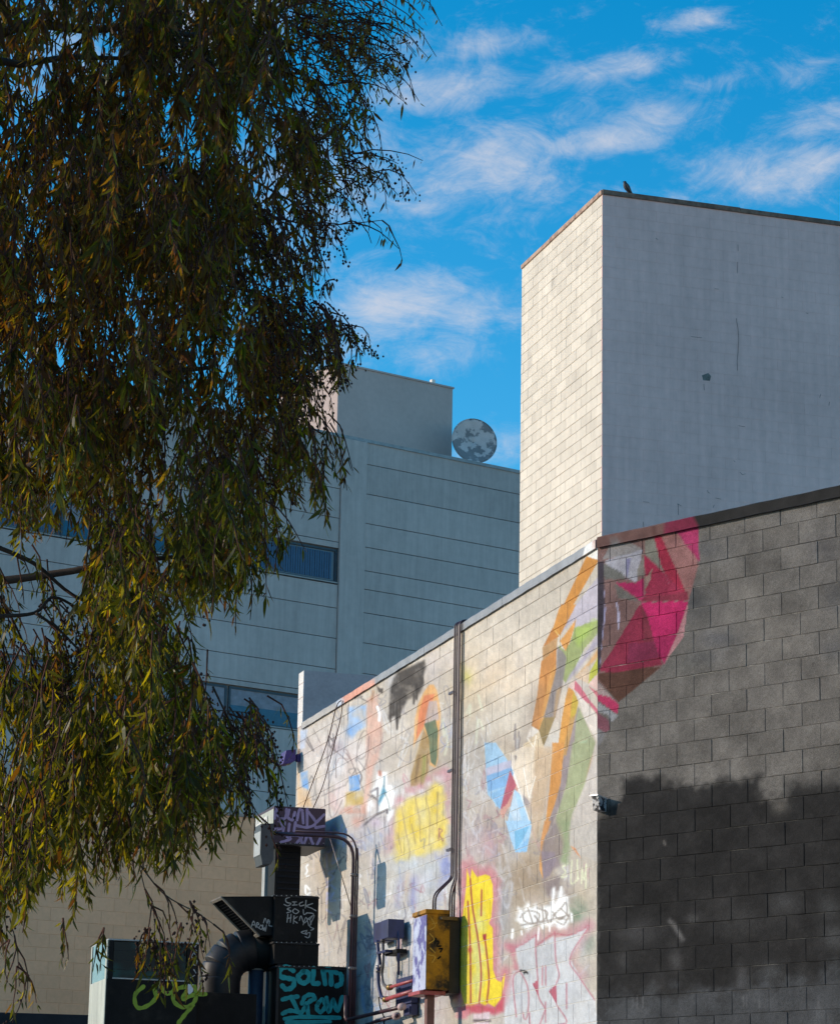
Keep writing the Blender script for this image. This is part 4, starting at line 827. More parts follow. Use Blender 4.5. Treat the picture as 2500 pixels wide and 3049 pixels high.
# ------------------------------------------------------------------ beige block wall
BYW = 63.0; B0 = atY(800, 2440, 44.0); hW = hd(BYW); nW = hd(BYW + 90)
bw_b = np.array([B0[0], B0[1], 0])
bei = thing('beige_wall', 'plain beige block wall behind the tree and the ventilation ducts', 'wall', tuple(bw_b))
BT = B0[2]; u0b = float((onplane(-80, 2700, B0, BYW) - B0) @ hW)
MB().box(bw_b + hW * u0b - nW * .0045, hW * (5.0 - u0b), Z3 * BT, -nW * .3).build('wall_core', M_BJOINT, bei)
bt = {}; cnt = 0; rb = MB(); k = 0
while BT - (k + 1) * CH > 0:
    z0 = BT - (k + 1) * CH; u = u0b; e = u0b + (.2032 if k % 2 else .4064)
    while u < 4.9:
        px = proj(bw_b + hW * u + Z3 * z0); w = round(e - u - .006, 4)
        pos = bw_b + hW * (u + .003) + Z3 * (z0 + .003)
        if w not in bt: bt[w] = tile_mesh('wall_block', w, CH - .006, .02, hW, nW, M_BEIGE)
        if px[1] < 3090 and -40 < px[0] < 900 and cnt < 300 and px[1] > 2430:
            o = bpy.data.objects.new('block', bt[w][0]); COL.objects.link(o); o.parent = bei; o.location = pos - LOC[bei]; cnt += 1
        else: rb.add([np.array(v) + pos for v in bt[w][1].v], bt[w][1].f)
        u, e = e, min(e + BLK, 5.0)
    k += 1
rb.build('far_blocks', M_BEIGE, bei, kind='stuff')
MB().box(bw_b + hW * u0b + Z3 * BT + nW * .02, hW * (5.0 - u0b), Z3 * .05, -nW * .34).build('coping', mat('beige_cap', (.36, .33, .30), .8), bei)

# ------------------------------------------------------------------ low annex whose flat roof carries the ventilation plant
ROOFZ = 3.0
ann = thing('flat_roof_annex', 'low annex with flat tar roof and dark parapet below the ducts', 'building', (-5.0, 33.5, 0))
MB().box((-13, 28.0, 0), (14.3 - 1.2, -.0, 0), (0, 12.6, 0), (0, 0, ROOFZ)).build('roof_slab', M_ROOF, ann) if False else None
fp = [np.array([-13, 27.5, 0.0]), K + hA * 2.2 + nA * .02, K + hA * 10.9 + nA * .02, np.array([-2.4, 41.5, 0.0]), np.array([-13, 38.0, 0.0])]
MB().prism([np.array([p[0], p[1], 0.0]) for p in fp], Z3 * ROOFZ).build('roof_slab', M_ROOF, ann)
pz = atY(130, 3019, 38.0)
pw = onplane(0, 3016, pz, 80.0); pe = onplane(290, 3024, pz, 80.0)
MB().box(np.array([pz[0], pz[1], ROOFZ]) - hd(80) * 4, hd(80) * 4.8, Z3 * (pz[2] - ROOFZ), hd(-10) * .25).build('parapet', M_DARKW, ann, bevel=.01)

# ------------------------------------------------------------------ kitchen exhaust stack
EX, EY = hd(72.87), hd(-17.13)
SP = atY(814, 2402, 33.85)
def sp(x, y): return onplane(x, y, SP, 72.87)
stk = thing('exhaust_stack', 'black kitchen exhaust stack with tagged hood, chalk scribbles and teal lettering on its base', 'exhaust stack', (SP[0] + .3, SP[1] + .3, ROOFZ))
def fbox(name, x0, y0, x1, y1, dep, m, bev=.008, back=0.0, parent=None, p=None, topz=None, botz=None):
    f_ = sp if p is None else p
    a, b = f_(x0, (y0 + y1) / 2), f_(x1, (y0 + y1) / 2); zt_ = f_((x0 + x1) / 2, y0)[2] if topz is None else topz; zb = f_((x0 + x1) / 2, y1)[2] if botz is None else botz
    o = np.array([a[0], a[1], zb]) + EY * back; w = float((b - a) @ EX)
    return MB().box(o, EX * w, EY * dep, Z3 * (zt_ - zb)).build(name, m, stk if parent is None else parent, bevel=bev)
hood = fbox('hood', 814, 2404, 969, 2515, .93, M_PURP, .012)
lface = np.array([SP[0], SP[1], 0])
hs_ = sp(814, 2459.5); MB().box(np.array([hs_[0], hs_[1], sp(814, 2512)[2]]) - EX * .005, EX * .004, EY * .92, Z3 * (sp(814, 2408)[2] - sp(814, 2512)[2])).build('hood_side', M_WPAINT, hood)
ribbons('spray_tag', [[(x, y) for x, y in st] for st in [[(530, 250), (545, 330), (600, 390)], [(600, 390), (650, 370), (665, 260)], [(700, 270), (680, 360), (740, 400), (770, 300)], [(800, 400), (830, 270), (870, 280)], [(870, 300), (880, 440)], [(930, 260), (930, 490)], [(950, 300), (1040, 440), (930, 495), (780, 470)], [(500, 520), (620, 500), (560, 400)],
    [(640, 430), (620, 540)], [(700, 450), (690, 540)], [(780, 430), (760, 540)], [(590, 690), (720, 640), (640, 600), (860, 610), (800, 690)], [(830, 600), (880, 715), (930, 600)], [(960, 600), (1005, 715)], [(1120, 600), (1060, 715)], [(1050, 430), (1150, 330)], [(520, 290), (510, 380)], [(1040, 500), (1150, 480)]]], .034, SP, 72.87, M_PURPL, hood, .002, (700, 2350, 4.34))
ribbons('spray_tag', [[(255 + 22 * i, 400 + 14 * (i % 3)), (262 + 20 * i, 470 - 16 * i), (250 + 20 * i, 520 - 18 * i)] for i in range(8)], .03, SP - EX * .0075, -17.13, M_WSPRAY, hood, .003, (700, 2350, 4.34))
col = fbox('column', 829, 2515, 906, 2668, .34, M_BLACK, .008, .18)
MB().box(sp(829, 2664) + EY * .182 - EX * .004, EX * .003, EY * .03, Z3 * 1.0).build('column_edge', M_GALV, col) if False else None
fbox('rear_post', 824, 2515, 846, 2670, .14, M_GALV, .006, .60)
FB = atY(815, 2666, 32.75)
def fb(x, y): return onplane(x, y, FB, 72.87)
box1 = fbox('fan_box', 815, 2666, 948, 2806, .85, M_BLACK, .01, .0, p=fb)
fbox('fan_box', 816, 2808, 949, 2874, .85, M_BLACK, .01, .004, p=fb)
SPa = FB
ch4 = [[(705, 1400), (655, 1420), (665, 1465), (720, 1480), (680, 1512), (632, 1492)], [(740, 1460), (792, 1460)], [(766, 1462), (764, 1500)], [(740, 1502), (802, 1498)], [(872, 1460), (832, 1480), (842, 1512), (892, 1500)], [(916, 1440), (906, 1540)], [(1000, 1480), (920, 1512), (985, 1540), (1046, 1575)],
       [(712, 1532), (672, 1552), (722, 1580), (668, 1602)], [(770, 1546), (742, 1580), (782, 1612), (822, 1580), (770, 1546)], [(880, 1560), (888, 1622), (932, 1600)], [(922, 1600), (1012, 1615), (962, 1690)], [(682, 1622), (670, 1722)], [(722, 1620), (712, 1722)], [(672, 1672), (722, 1666)], [(762, 1640), (752, 1740)], [(802, 1650), (754, 1692), (802, 1732)], [(830, 1700), (850, 1640), (880, 1720)], [(900, 1730), (960, 1680), (980, 1750)]]
ribbons('chalk_scribble', ch4, .011, SPa, 72.87, M_CHALK, box1, .0025, (700, 2350, 4.34))
ribbons('chalk_scribble', [[(742, 246), (682, 266), (742, 290)], [(702, 258), (742, 250), (722, 282), (772, 270), (760, 322), (722, 312)], [(702, 190), (732, 112), (762, 200)], [(742, 132), (818, 92), (772, 200), (812, 230), (782, 246)]], .010, SPa, 72.87, M_CHALK, box1, .0025, (700, 2700, 3.472))
base_ = fbox('base_box', 822, 2876, 1028, 3049, .95, M_BLACK, .01, -.02, botz=ROOFZ, p=fb)
tl = [[(600, 665), (540, 625), (470, 650), (462, 720), (540, 742), (606, 760), (596, 830), (530, 856), (486, 820)], [(706, 668), (650, 730), (694, 792), (756, 764), (764, 694), (706, 668)], [(812, 640), (804, 786), (862, 796)], [(908, 656), (930, 800)], [(920, 660), (985, 656), (992, 806)], [(990, 662), (1050, 686)], [(1088, 700), (1102, 740), (1090, 800), (1046, 822)],
      [(490, 962), (570, 940), (646, 932)], [(586, 950), (640, 1062)], [(492, 1108), (560, 1078), (664, 1092)], [(690, 1004), (722, 934), (790, 912), (822, 952), (760, 992), (676, 1116)], [(740, 1000), (756, 1120)], [(856, 1000), (904, 962), (932, 1032), (882, 1092), (842, 1052), (856, 1000)], [(944, 944), (966, 1090), (1014, 964)], [(1014, 964), (1054, 1080), (1108, 936)]]
ribbons('spray_lettering', [(.058, st) for st in tl[:7]] + [(.050, st) for st in tl[7:]] + [(.045, [(510, 1162), (700, 1142), (1080, 1152)]), (.045, [(530, 1200), (980, 1190)])], .06, FB - EY * .02, 72.87, M_TEAL, base_, .003, (700, 2700, 3.472))
def flange(par, pfun, x0, x1, y, dep, back, hgt=.022):
    a, b = pfun(x0, y), pfun(x1, y); MB().box(np.array([a[0], a[1], a[2] - hgt / 2]) + EY * (back - .012) - EX * .012, EX * (float((b - a) @ EX) + .024), EY * (dep + .024), Z3 * hgt).build('flange', M_DUCT, par, bevel=.003)
    n = max(3, int((x1 - x0) / 14))
    rv = MB()
    for i in range(n):
        c_ = pfun(x0 + (x1 - x0) * (i + .5) / n, y) + EY * (back - .012); rv.tube([c_, c_ - EY * .007], .006, 6)
    rv.build('rivets', M_GALV, par, kind='stuff')
flange(hood, sp, 814, 969, 2512, .93, 0); flange(box1, fb, 815, 948, 2807, .85, 0); flange(box1, fb, 815, 948, 2668, .85, 0, .016); flange(base_, fb, 822, 1028, 2879, .95, -.02)
for xx in (823.5, 1024.5):
    c_ = fb(xx, 2960); MB().box(np.array([c_[0], c_[1], ROOFZ]) - EY * .026 - EX * .012, EX * .03, EY * .008, Z3 * (fb(xx, 2884)[2] - ROOFZ)).build('corner_angle', M_DUCT, base_)
vt = MB()
for i in range(7):
    c_ = sp(836, 2530 + i * 18) + EY * .178; w_2 = float((sp(900, 2530) - sp(836, 2530)) @ EX); vt.prism([c_, c_ - EY * .014 - Z3 * .018, c_ - EY * .012 - Z3 * .022, c_ - Z3 * .006], EX * w_2)
vt.build('louvre', M_DUCT, col)
# slanted intake with screened mouth
it = [fb(662, 2669), fb(815, 2668), fb(815, 2786), fb(777, 2786)]
itk = MB(); q = [p + EY * .05 for p in it]; ext = EY * .55; th = .012
itk.prism([q[0], q[1], q[1] - Z3 * th, q[0] - Z3 * th + EX * th], ext); itk.prism([q[3] + EX * 0, q[2], q[2] + Z3 * th, q[3] + Z3 * th - EX * th], ext)
itk.prism(q, EY * th); itk.prism([p + EY * (.55 - th) for p in q], EY * th)
ink = itk.build('intake_hood', M_BLACK, stk)
mo = MB(); d_ = (q[3] - q[0]); d_ /= np.linalg.norm(d_); wd = np.linalg.norm(q[3] - q[0]); ins_ = np.cross(EY, d_); ins_ = ins_ if ins_ @ EX > 0 else -ins_
for a_, b_ in ((0, .035), (wd - .035, wd)): mo.box(q[0] + d_ * a_ - ins_ * .012, d_ * (b_ - a_), EY * .55, ins_ * .02)
for a_ in (0, .515): mo.box(q[0] + d_ * .035 + EY * a_ - ins_ * .012, d_ * (wd - .07), EY * .035, ins_ * .02)
mo.build('mouth_frame', mat('dusty_frame', (.20, .18, .15), .8, ns=12, na=.3), ink)
sc_ = MB()
for i in range(16): sc_.tube([q[0] + d_ * (.04 + (wd - .08) * i / 15) + EY * .03 + ins_ * .02, q[0] + d_ * (.04 + (wd - .08) * i / 15) + EY * .52 + ins_ * .02], .0028, 4)
for i in range(14): sc_.tube([q[0] + d_ * .03 + EY * (.05 + .45 * i / 13) + ins_ * .024, q[0] + d_ * (wd - .03) + EY * (.05 + .45 * i / 13) + ins_ * .024], .0028, 4)
sc_.build('screen', M_DUCT, ink, fix=False)
itp = FB + EY * .05
ribbons('chalk_scribble', [[(165, 215), (190, 150), (215, 215)], [(176, 190), (206, 190)], [(218, 218), (226, 166), (246, 184), (222, 196), (246, 226)], [(268, 190), (250, 215), (268, 238), (284, 214), (268, 190)], [(286, 190), (292, 250), (304, 215), (312, 258), (324, 190)], [(292, 170), (310, 122), (330, 176)], [(332, 176), (340, 136), (356, 154), (336, 160)], [(358, 160), (350, 196), (382, 204)]], .010, itp, 72.87, M_CHALK, ink, .003, (700, 2700, 3.472))
# round elbow duct
elb = thing('elbow_duct', 'thick round elbow duct rising and bending into the black exhaust stack', 'duct', (-2.3, 34.1, ROOFZ))
ep = FB + EY * .42
def e3(x, y): return onplane(x, y, ep, 72.87)
rD = .5 * 121 / F * np.linalg.norm(e3(655, 2900) - ORG)
cx, cy_ = e3(655, 2900), e3(800, 2832)
top = np.array([cx[0], cx[1], cy_[2]])
Rb = .36
pts = [np.array([cx[0], cx[1], ROOFZ])] + [np.array([cx[0], cx[1], top[2] - Rb])]
for w in np.linspace(0, math.pi / 2, 5)[1:]: pts.append(top + EX * (Rb - Rb * math.cos(w)) + Z3 * (-Rb + Rb * math.sin(w)))
for i, (a_, b_) in enumerate(zip(pts[:-1], pts[1:])):
    t = (b_ - a_) / np.linalg.norm(b_ - a_)
    MB().tube([a_ - t * .02, a_ + t * .0, b_ - t * .0, b_ + t * .02], [rD * .985, rD, rD, rD * .985] if i else [rD, rD, rD, rD], 28).build('duct_segment', M_DUCT, elb, True)
end = top + EX * (float((e3(830, 2832) - top) @ EX))
MB().tube([pts[-1] - EX * .01, end], rD * .99, 28).build('duct_run', M_BLACK, elb, True)
for h_ in (.35, .75): MB().tube([np.array([cx[0], cx[1], top[2] - Rb - h_ - .015]), np.array([cx[0], cx[1], top[2] - Rb - h_ + .015])], rD * 1.025, 28).build('band', M_DUCT, elb, True)
def ebox(x0, x1, y0, dep, back, name, m, lab, cat):
    a, b = e3(x0, y0), e3(x1, y0)
    return tagm(MB().box(np.array([a[0], a[1], ROOFZ]) + EY * back, EX * float((b - a) @ EX), EY * dep, Z3 * (a[2] - ROOFZ)).build(name, m, None, bevel=.01), lab, cat)
ebox(560, 737, 2962, .8, -.45, 'fan_housing', M_BLACK, 'black box below the elbow duct', 'duct box')
for x0, x1, y0, nm in ((741, 785, 2878, 'blue black upright pipe between elbow duct and stack base'), (793, 813, 2868, 'thin dark upright pipe touching the stack base')):
    a, b = e3(x0, y0), e3(x1, y0); c_ = (a + b) / 2; r_ = np.linalg.norm(b - a) / 2
    t_ = thing('riser_pipe', nm, 'pipe', (c_[0], c_[1], ROOFZ)); MB().tube([np.array([c_[0], c_[1], ROOFZ]), c_], r_, 16).build('pipe', M_NAVY, t_, True); MB().tube([c_ - Z3 * .05, c_ + Z3 * .004], r_ * 1.08, 16).build('collar', M_GALV, t_, True)

# ------------------------------------------------------------------ glazed vent cabin
CP = atY(322.6, 2795, 31.5)
def cp(x, y): return onplane(x, y, CP, 72.87)
cab = thing('vent_cabin', 'small dark cabin with glazed top, green tag and lit white side', 'cabin', (CP[0] + .4, CP[1] + .3, ROOFZ))
cw_ = float((cp(594, 2850) - cp(322.6, 2850)) @ EX); czt = CP[2]; zw_t, zw_b = cp(450, 2806)[2], cp(450, 2920)[2]; wl, wr = float((cp(337, 2850) - CP) @ EX), float((cp(557, 2850) - CP) @ EX); DP = .95
MB().box(np.array([CP[0], CP[1], ROOFZ]), EX * cw_, EY * DP, Z3 * (zw_b - ROOFZ)).build('cabin_body', M_BLACK, cab, bevel=.006)
MB().box(np.array([CP[0], CP[1], zw_t]), EX * cw_, EY * DP, Z3 * (czt - zw_t)).build('roof', M_GALV, cab, bevel=.006)
for uu_, ww, dd in ((0, wl, .06), (wr, cw_ - wr, .06)): MB().box(np.array([CP[0], CP[1], zw_b]) + EX * uu_, EX * ww, EY * dd, Z3 * (zw_t - zw_b)).build('post', M_BLACK, cab)
MB().box(np.array([CP[0], CP[1], zw_b]) + EX * .0 + EY * (DP - .05), EX * cw_, EY * .05, Z3 * (zw_t - zw_b)).build('back_panel', mat('rust_interior', (.05, .018, .014), .8, ns=4, na=.4), cab)
MB().box(np.array([CP[0], CP[1], zw_b]) + EX * (cw_ - .02) + EY * .06, EX * .02, EY * (DP - .11), Z3 * (zw_t - zw_b)).build('side_panel', M_BLACK, cab)
gl = bpy.data.materials.new('teal_reflection_glass'); gl.use_nodes = True; n_ = gl.node_tree.nodes; l_ = gl.node_tree.links; b_ = n_['Principled BSDF']
nz_ = n_.new('ShaderNodeTexNoise'); nz_.inputs['Scale'].default_value = 3.2; rp = n_.new('ShaderNodeValToRGB'); rp.color_ramp.elements[0].position = .42; rp.color_ramp.elements[0].color = (.010, .006, .008, 1); rp.color_ramp.elements[1].position = .62; rp.color_ramp.elements[1].color = (.008, .055, .055, 1)  # teal patches in the base colour stand in for reflections
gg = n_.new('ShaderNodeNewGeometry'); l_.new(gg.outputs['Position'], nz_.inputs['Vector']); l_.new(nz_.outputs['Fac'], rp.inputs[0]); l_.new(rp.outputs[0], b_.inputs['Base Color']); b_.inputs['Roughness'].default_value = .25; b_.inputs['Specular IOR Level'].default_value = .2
n3 = 3
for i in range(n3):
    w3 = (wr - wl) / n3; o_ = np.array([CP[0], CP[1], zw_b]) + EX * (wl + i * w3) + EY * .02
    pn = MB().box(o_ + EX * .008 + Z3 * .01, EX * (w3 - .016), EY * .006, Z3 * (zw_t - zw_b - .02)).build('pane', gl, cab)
    gm = MB()
    for j in range(1, 4): gm.box(o_ + EX * .01 + Z3 * ((zw_t - zw_b) * j / 4) - EY * .004, EX * (w3 - .02), EY * .004, Z3 * .006)
    gm.build('louvre_bar', M_DUCT, pn)
MB().box(np.array([CP[0], CP[1], zw_b]) + EX * wl - EY * .006, EX * (wr - wl), EY * .03, Z3 * .014).build('sill', M_GALV, cab)
# lit left side: white sheet below, clear pane above
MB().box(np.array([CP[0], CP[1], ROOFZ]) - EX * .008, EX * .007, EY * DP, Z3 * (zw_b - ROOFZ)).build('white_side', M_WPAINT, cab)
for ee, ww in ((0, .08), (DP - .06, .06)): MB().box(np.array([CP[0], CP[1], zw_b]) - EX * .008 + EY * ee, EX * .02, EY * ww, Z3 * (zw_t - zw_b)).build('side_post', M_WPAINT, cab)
MB().box(np.array([CP[0], CP[1], zw_b]) + EY * .08, EX * .006, EY * (DP - .14), Z3 * (zw_t - zw_b)).build('side_pane', mat('hazy_pane', (.10, .14, .15), .15), cab)
ribbons('spray_tag', [[(350, 470), (300, 520), (310, 590), (360, 590), (420, 540), (410, 470)], [(440, 450), (480, 510), (530, 490), (525, 430)], [(600, 470), (540, 490), (525, 550), (570, 590), (630, 580), (660, 530), (650, 470)], [(600, 500), (580, 545), (640, 520), (715, 515)], [(640, 580), (590, 640), (555, 685)]], .045, CP, 72.87, M_GSPRAY, cab, .004, (250, 2700, 1.974))
MB().prism([cp(250 + x / 1.974, 2700 + y / 1.974) - EY * .004 for x, y in [(604, 455), (644, 458), (640, 500), (616, 522), (606, 490)]], EY * .002).build('sticker', mat('white_sticker', (.7, .7, .75), .6), cab)
ribbons('chalk_scribble', [[(630, 230), (662, 260)], [(660, 228), (632, 262)], [(645, 270), (632, 300), (660, 296), (645, 270)], [(652, 310), (640, 335), (655, 345), (665, 322), (652, 310)], [(625, 420), (650, 405)], [(645, 370), (660, 395)]], .010, CP, 72.87, M_CHALK, cab, .004, (250, 2700, 1.974))

# ------------------------------------------------------------------ service mast with junction box
MB_P = atY(815, 2452, 32.35)
def mp_(x, y): return onplane(x, y, MB_P, 72.87)
mast = thing('service_mast', 'dark conduit mast with angled junction box reaching out from the graffiti wall', 'conduit mast', tuple(K + hA * 7.0 + nA * .2 + Z3 * ROOFZ))
jb = [mp_(776, 2454), mp_(815, 2452), mp_(815, 2560), mp_(806, 2574), mp_(781, 2576), mp_(776, 2545)]
jbx = MB().prism(jb, EY * .32).build('junction_box', mat('slate_box', (.045, .05, .06), .5, ns=7, na=.3), mast, bevel=.006)
lf = mp_(776, 2545); MB().box(lf - EX * .009, EX * .003, EY * .31, Z3 * (mp_(776, 2458)[2] - lf[2])).build('box_side', M_GALV, jbx)
wallp = K + nA * .22
def mw(x, y, d=.22): return onplane(x, y, K + nA * d, YA)
a0 = mp_(812, 2479) + EY * .1
pv = mw(1052, 2540, .24)
ce = np.array([pv[0], pv[1], a0[2] - .01])
vbot = np.array([pv[0], pv[1], ROOFZ])
MB().tube(bend([a0, ce, vbot], .26, 6), .020, 10).build('conduit', M_COND, mast, True)
p2 = pv + EX * .034; p3 = pv + EX * .058
MB().tube(bend([a0 + Z3 * .045 + EX * .30, np.array([p2[0], p2[1], a0[2] + .035]), np.array([p2[0], p2[1], ROOFZ])], .22, 6), .011, 8).build('conduit', M_COND, mast, True)
MB().tube(bend([np.array([p2[0], p2[1], ce[2] - .30]), np.array([p2[0] * .5 + p3[0] * .5, p2[1] * .5 + p3[1] * .5, ce[2] - .10]), np.array([p3[0], p3[1], ce[2] - .24]), np.array([p3[0], p3[1], ROOFZ])], .05, 6), .010, 8).build('conduit', M_COND, mast, True)
for dz_ in (.42, .9, 1.5):
    for q_, r_ in ((pv, .031), (p2, .015), (p3, .014)): MB().tube([np.array([q_[0], q_[1], ce[2] - dz_]), np.array([q_[0], q_[1], ce[2] - dz_ - .035])], r_, 10).build('coupling', M_CONDG, mast, True)
br0 = mp_(1008, 2490); MB().tube([a0 + EX * .72 - Z3 * .02, np.array([pv[0], pv[1], ce[2] - .85])], .006, 6).build('brace', M_CONDG, mast, True)
# low run along the wall foot
q1 = mw(1062, 2960, .24)
lowc = [np.array([pv[0], pv[1], q1[2]]) - EX * .05, np.array([pv[0], pv[1], mw(1066, 3034, .24)[2]]) - EX * .05, mw(1150, 3010, .20), mw(1192, 3000, .18)]
MB().tube(bend(lowc, .08, 5), .022, 10).build('conduit', M_COND, mast, True)
MB().tube(bend([mw(1085, 3055, .26), mw(1120, 3042, .24), mw(1182, 3026, .20)], .06, 5), .020, 10).build('conduit', M_COND, mast, True)
for x, y in ((1195, 2999), (1179, 3027)):
    c_ = mw(x, y, .19); MB().tube([c_ + nA * .0 + hA * .03, c_ - hA * .05], .042, 8).build('end_cap', mat('pink_cap', (.50, .36, .35), .6), mast, True)

# ------------------------------------------------------------------ meter and its conduits
met = thing('electric_meter', 'small navy meter box with looping conduits on graffiti wall beside yellow cabinet', 'electric meter', tuple(mw(1132, 2800, .1) * np.array([1, 1, 0]) + Z3 * 4.6))
mS = (1080, 2700, 2.742)
def ms(x, y, d=.2): return mw(mS[0] + x / mS[2], mS[1] + y / mS[2], d)
def mbox(x0, y0, x1, y1, d0, d1, name, m, parent):
    a, b = ms(x0, (y0 + y1) / 2, d1), ms(x1, (y0 + y1) / 2, d1); zt_, zb = ms((x0 + x1) / 2, y0, d1)[2], ms((x0 + x1) / 2, y1, d1)[2]
    return MB().box(np.array([a[0], a[1], zb]), -hA * abs(float((b - a) @ hA)), Z3 * (zt_ - zb), -nA * (d1 - d0)).build(name, m, parent, bevel=.006)
mbox(88, 132, 150, 290, .02, .16, 'meter_box', M_BLUE, met); mbox(148, 110, 205, 262, .05, .24, 'meter_box', M_BLUE, met)
MB().tube(bend([ms(118, 280), ms(122, 340), ms(140, 480), ms(126, 520), ms(126, 640), ms(150, 740), ms(190, 758)], .05, 4), .022, 10).build('conduit', M_BLUE, met, True)
MB().tube(bend([ms(165, 250), ms(165, 480), ms(152, 560), ms(165, 630), ms(200, 665), ms(222, 660)], .05, 4), .018, 10).build('conduit', M_CONDG, met, True)
MB().tube(bend([ms(205, 130, .12), ms(250, 140, .12), ms(292, 200, .12), ms(292, 560, .10)], .08, 4), .014, 8).build('conduit', M_BLUE, met, True)
MB().tube(smooth_line([ms(205, 160, .1), ms(250, 180, .1), ms(274, 260, .1), ms(272, 360, .1)], 5), .006, 6).build('wire', M_BLACK, met, True)
mbox(180, 358, 275, 392, .02, .14, 'clamp', M_BLACK, met); mbox(108, 362, 182, 384, .10, .22, 'clamp', M_BLUE, met)
for x, y in ((126, 495), (152, 490), (126, 525), (118, 305), (165, 275)):
    c_ = ms(x, y); MB().tube([c_ - Z3 * .02, c_ + Z3 * .02], .028, 10).build('coupling', M_CONDG, met, True)
for a_, b_ in (((222, 660), (412, 604)), ((190, 758), (412, 690))):
    MB().tube([ms(*a_), ms(*b_, .2)], .024 if a_[1] > 700 else .018, 10).build('pipe', M_RED, met, True)
    c_ = ms(*a_); MB().tube([c_ + hA * .05, c_ - hA * .03], .034, 10).build('coupling', mat('brass_nut', (.35, .22, .08), .4, metal=.6), met, True)
mbox(268, 578, 395, 800, .02, .10, 'pull_box', M_BLUE, met); mbox(330, 800, 392, 890, .02, .10, 'pull_box', M_BLUE, met)
MB().tube(smooth_line([ms(130, 740), ms(140, 820), ms(170, 900), ms(172, 957), (ms(172, 957) * np.array([1, 1, 0]) + Z3 * ROOFZ)], 4), .008, 6).build('wire', M_BLACK, met, True)

# ------------------------------------------------------------------ yellow cabinet
YP = onplane(1372, 2850, K + nA * .012, YA)
def yp(x, y): return onplane(x, y, YP, 72.87)
yel = thing('electrical_cabinet', 'tall yellow tagged electrical cabinet with blue white side on a short post', 'electrical cabinet', tuple(np.array([YP[0], YP[1], ROOFZ]) - EX * .3))
def ybox(name, x0, y0, x1, y1, dep, back, m, bev=.006, botz=None, parent=None):
    a, b = yp(x0, (y0 + y1) / 2), yp(x1, (y0 + y1) / 2); zt_ = yp((x0 + x1) / 2, y0)[2]; zb = yp((x0 + x1) / 2, y1)[2] if botz is None else botz
    return MB().box(np.array([a[0], a[1], zb]) + EY * back, EX * float((b - a) @ EX), EY * dep, Z3 * (zt_ - zb)).build(name, m, yel if parent is None else parent, bevel=bev)
body = ybox('cabinet_body', 1269, 2716, 1338, 2948, .46, .0, M_YEL)
ybox('cabinet_lid', 1266, 2709, 1336, 2722, .48, -.012, M_YEL)
ybox('rear_box', 1339, 2730, 1371, 2958, .40, .03, M_OLIVE)
lf = yp(1269, 2832); lf[2] = yp(1269, 2946)[2]; MB().box(lf - EX * .004, EX * .003, EY * .455, Z3 * (yp(1269, 2724)[2] - lf[2])).build('cabinet_side', M_LILAC, body)
hp = ybox('hasp', 1306, 2730, 1362, 2741, .008, -.012, mat('rusty_hasp', (.13, .075, .03), .6, ns=20, na=.3)); c_ = yp(1312, 2736) - EY * .012
MB().tube([c_, c_ - EY * .012], .012, 10).build('bolt', M_CONDG, hp, True)
ybox('bracket', 1252, 2950, 1330, 2962, .40, .04, M_RED)
ybox('post', 1281, 2962, 1304, 3049, .09, .12, mat('red_brown_post', (.16, .07, .06), .6, ns=7, na=.3), botz=ROOFZ)
ribbons('spray_tag', [[(335, 880), (370, 885), (350, 930), (390, 930)], [(370, 960), (405, 955), (385, 990)], [(360, 1060), (385, 1040)], [(340, 850), (330, 900)]], .016, YP, 72.87, M_BLACK, yel, .004, (1200, 2550, 3.472))
ribbons('spray_tag', [[(290, 640), (330, 720), (280, 760)], [(300, 700), (350, 690)], [(275, 800), (320, 860), (270, 900)], [(260, 1020), (330, 1040), (300, 1100)], [(280, 950), (330, 1000)]], .010, YP, 72.87, mat('ochre_marker', (.62, .36, .05), .7), yel, .004, (1200, 2550, 3.472))
# bundle of conduits from over the coping down to the cabinet
bun = thing('conduit_bundle', 'bundle of thin maroon conduits running down graffiti wall to the yellow cabinet', 'conduit', tuple(np.array([YP[0], YP[1], yp(1320, 2712)[2]])))
for i, (xt, xm, xb, yb, dd) in enumerate(((1344, 1343, 1306, 2712, .06), (1350, 1348.5, 1313, 2712, .055), (1356.5, 1354, 1354, 2732, .05), (1363, 1359, 1361, 2732, .05), (1360, 1356.5, 1368, 2732, .03))):
    d = dd if i < 2 else .045
    top_ = mw(xt, 1862, d); top_[2] = ZTOP + .06
    mid = mw(xm, 2585, d); k1 = mw(xm, 2615, d)
    xe = xb; k2 = mw(1050 + (1105 if i == 0 else 1128) / 4.235, 2300 + 1560 / 4.235, d + .10) if i < 2 else mw(xb, 2660, d + .02)
    if i < 2:
        endp = yp(xb, yb) + EY * .2; k2 = np.array([endp[0], endp[1], k2[2]])
    else:
        endp = yp(xb - 6, yb) + EY * .12; k2 = np.array([endp[0], endp[1], k2[2]])
    top_ = np.array([mid[0], mid[1], ZTOP + .06])
    back = top_ - nA * .25 + Z3 * .0
    MB().tube(bend([back, top_, mid, k1, k2, endp - Z3 * .012], .07, 5), .0095, 8).build('conduit', M_COND, bun, True)
for zz in (7.2, 6.35, 5.5):
    c_ = mw(1350, 2400, .0); c_[2] = zz; MB().box(c_ + hA * .06 + nA * .03, -hA * .15, Z3 * .025, nA * .03).build('strap', M_COND, bun)
cc = mw(1368, 2400, .02)
tagm(MB().tube([np.array([cc[0], cc[1], ZTOP - .05]), mw(1366, 2640, .02), mw(1371, 2732, .03)], .004, 5).build('thin_cable', M_BLACK), 'thin black cable hanging straight down beside the conduit bundle', 'cable')
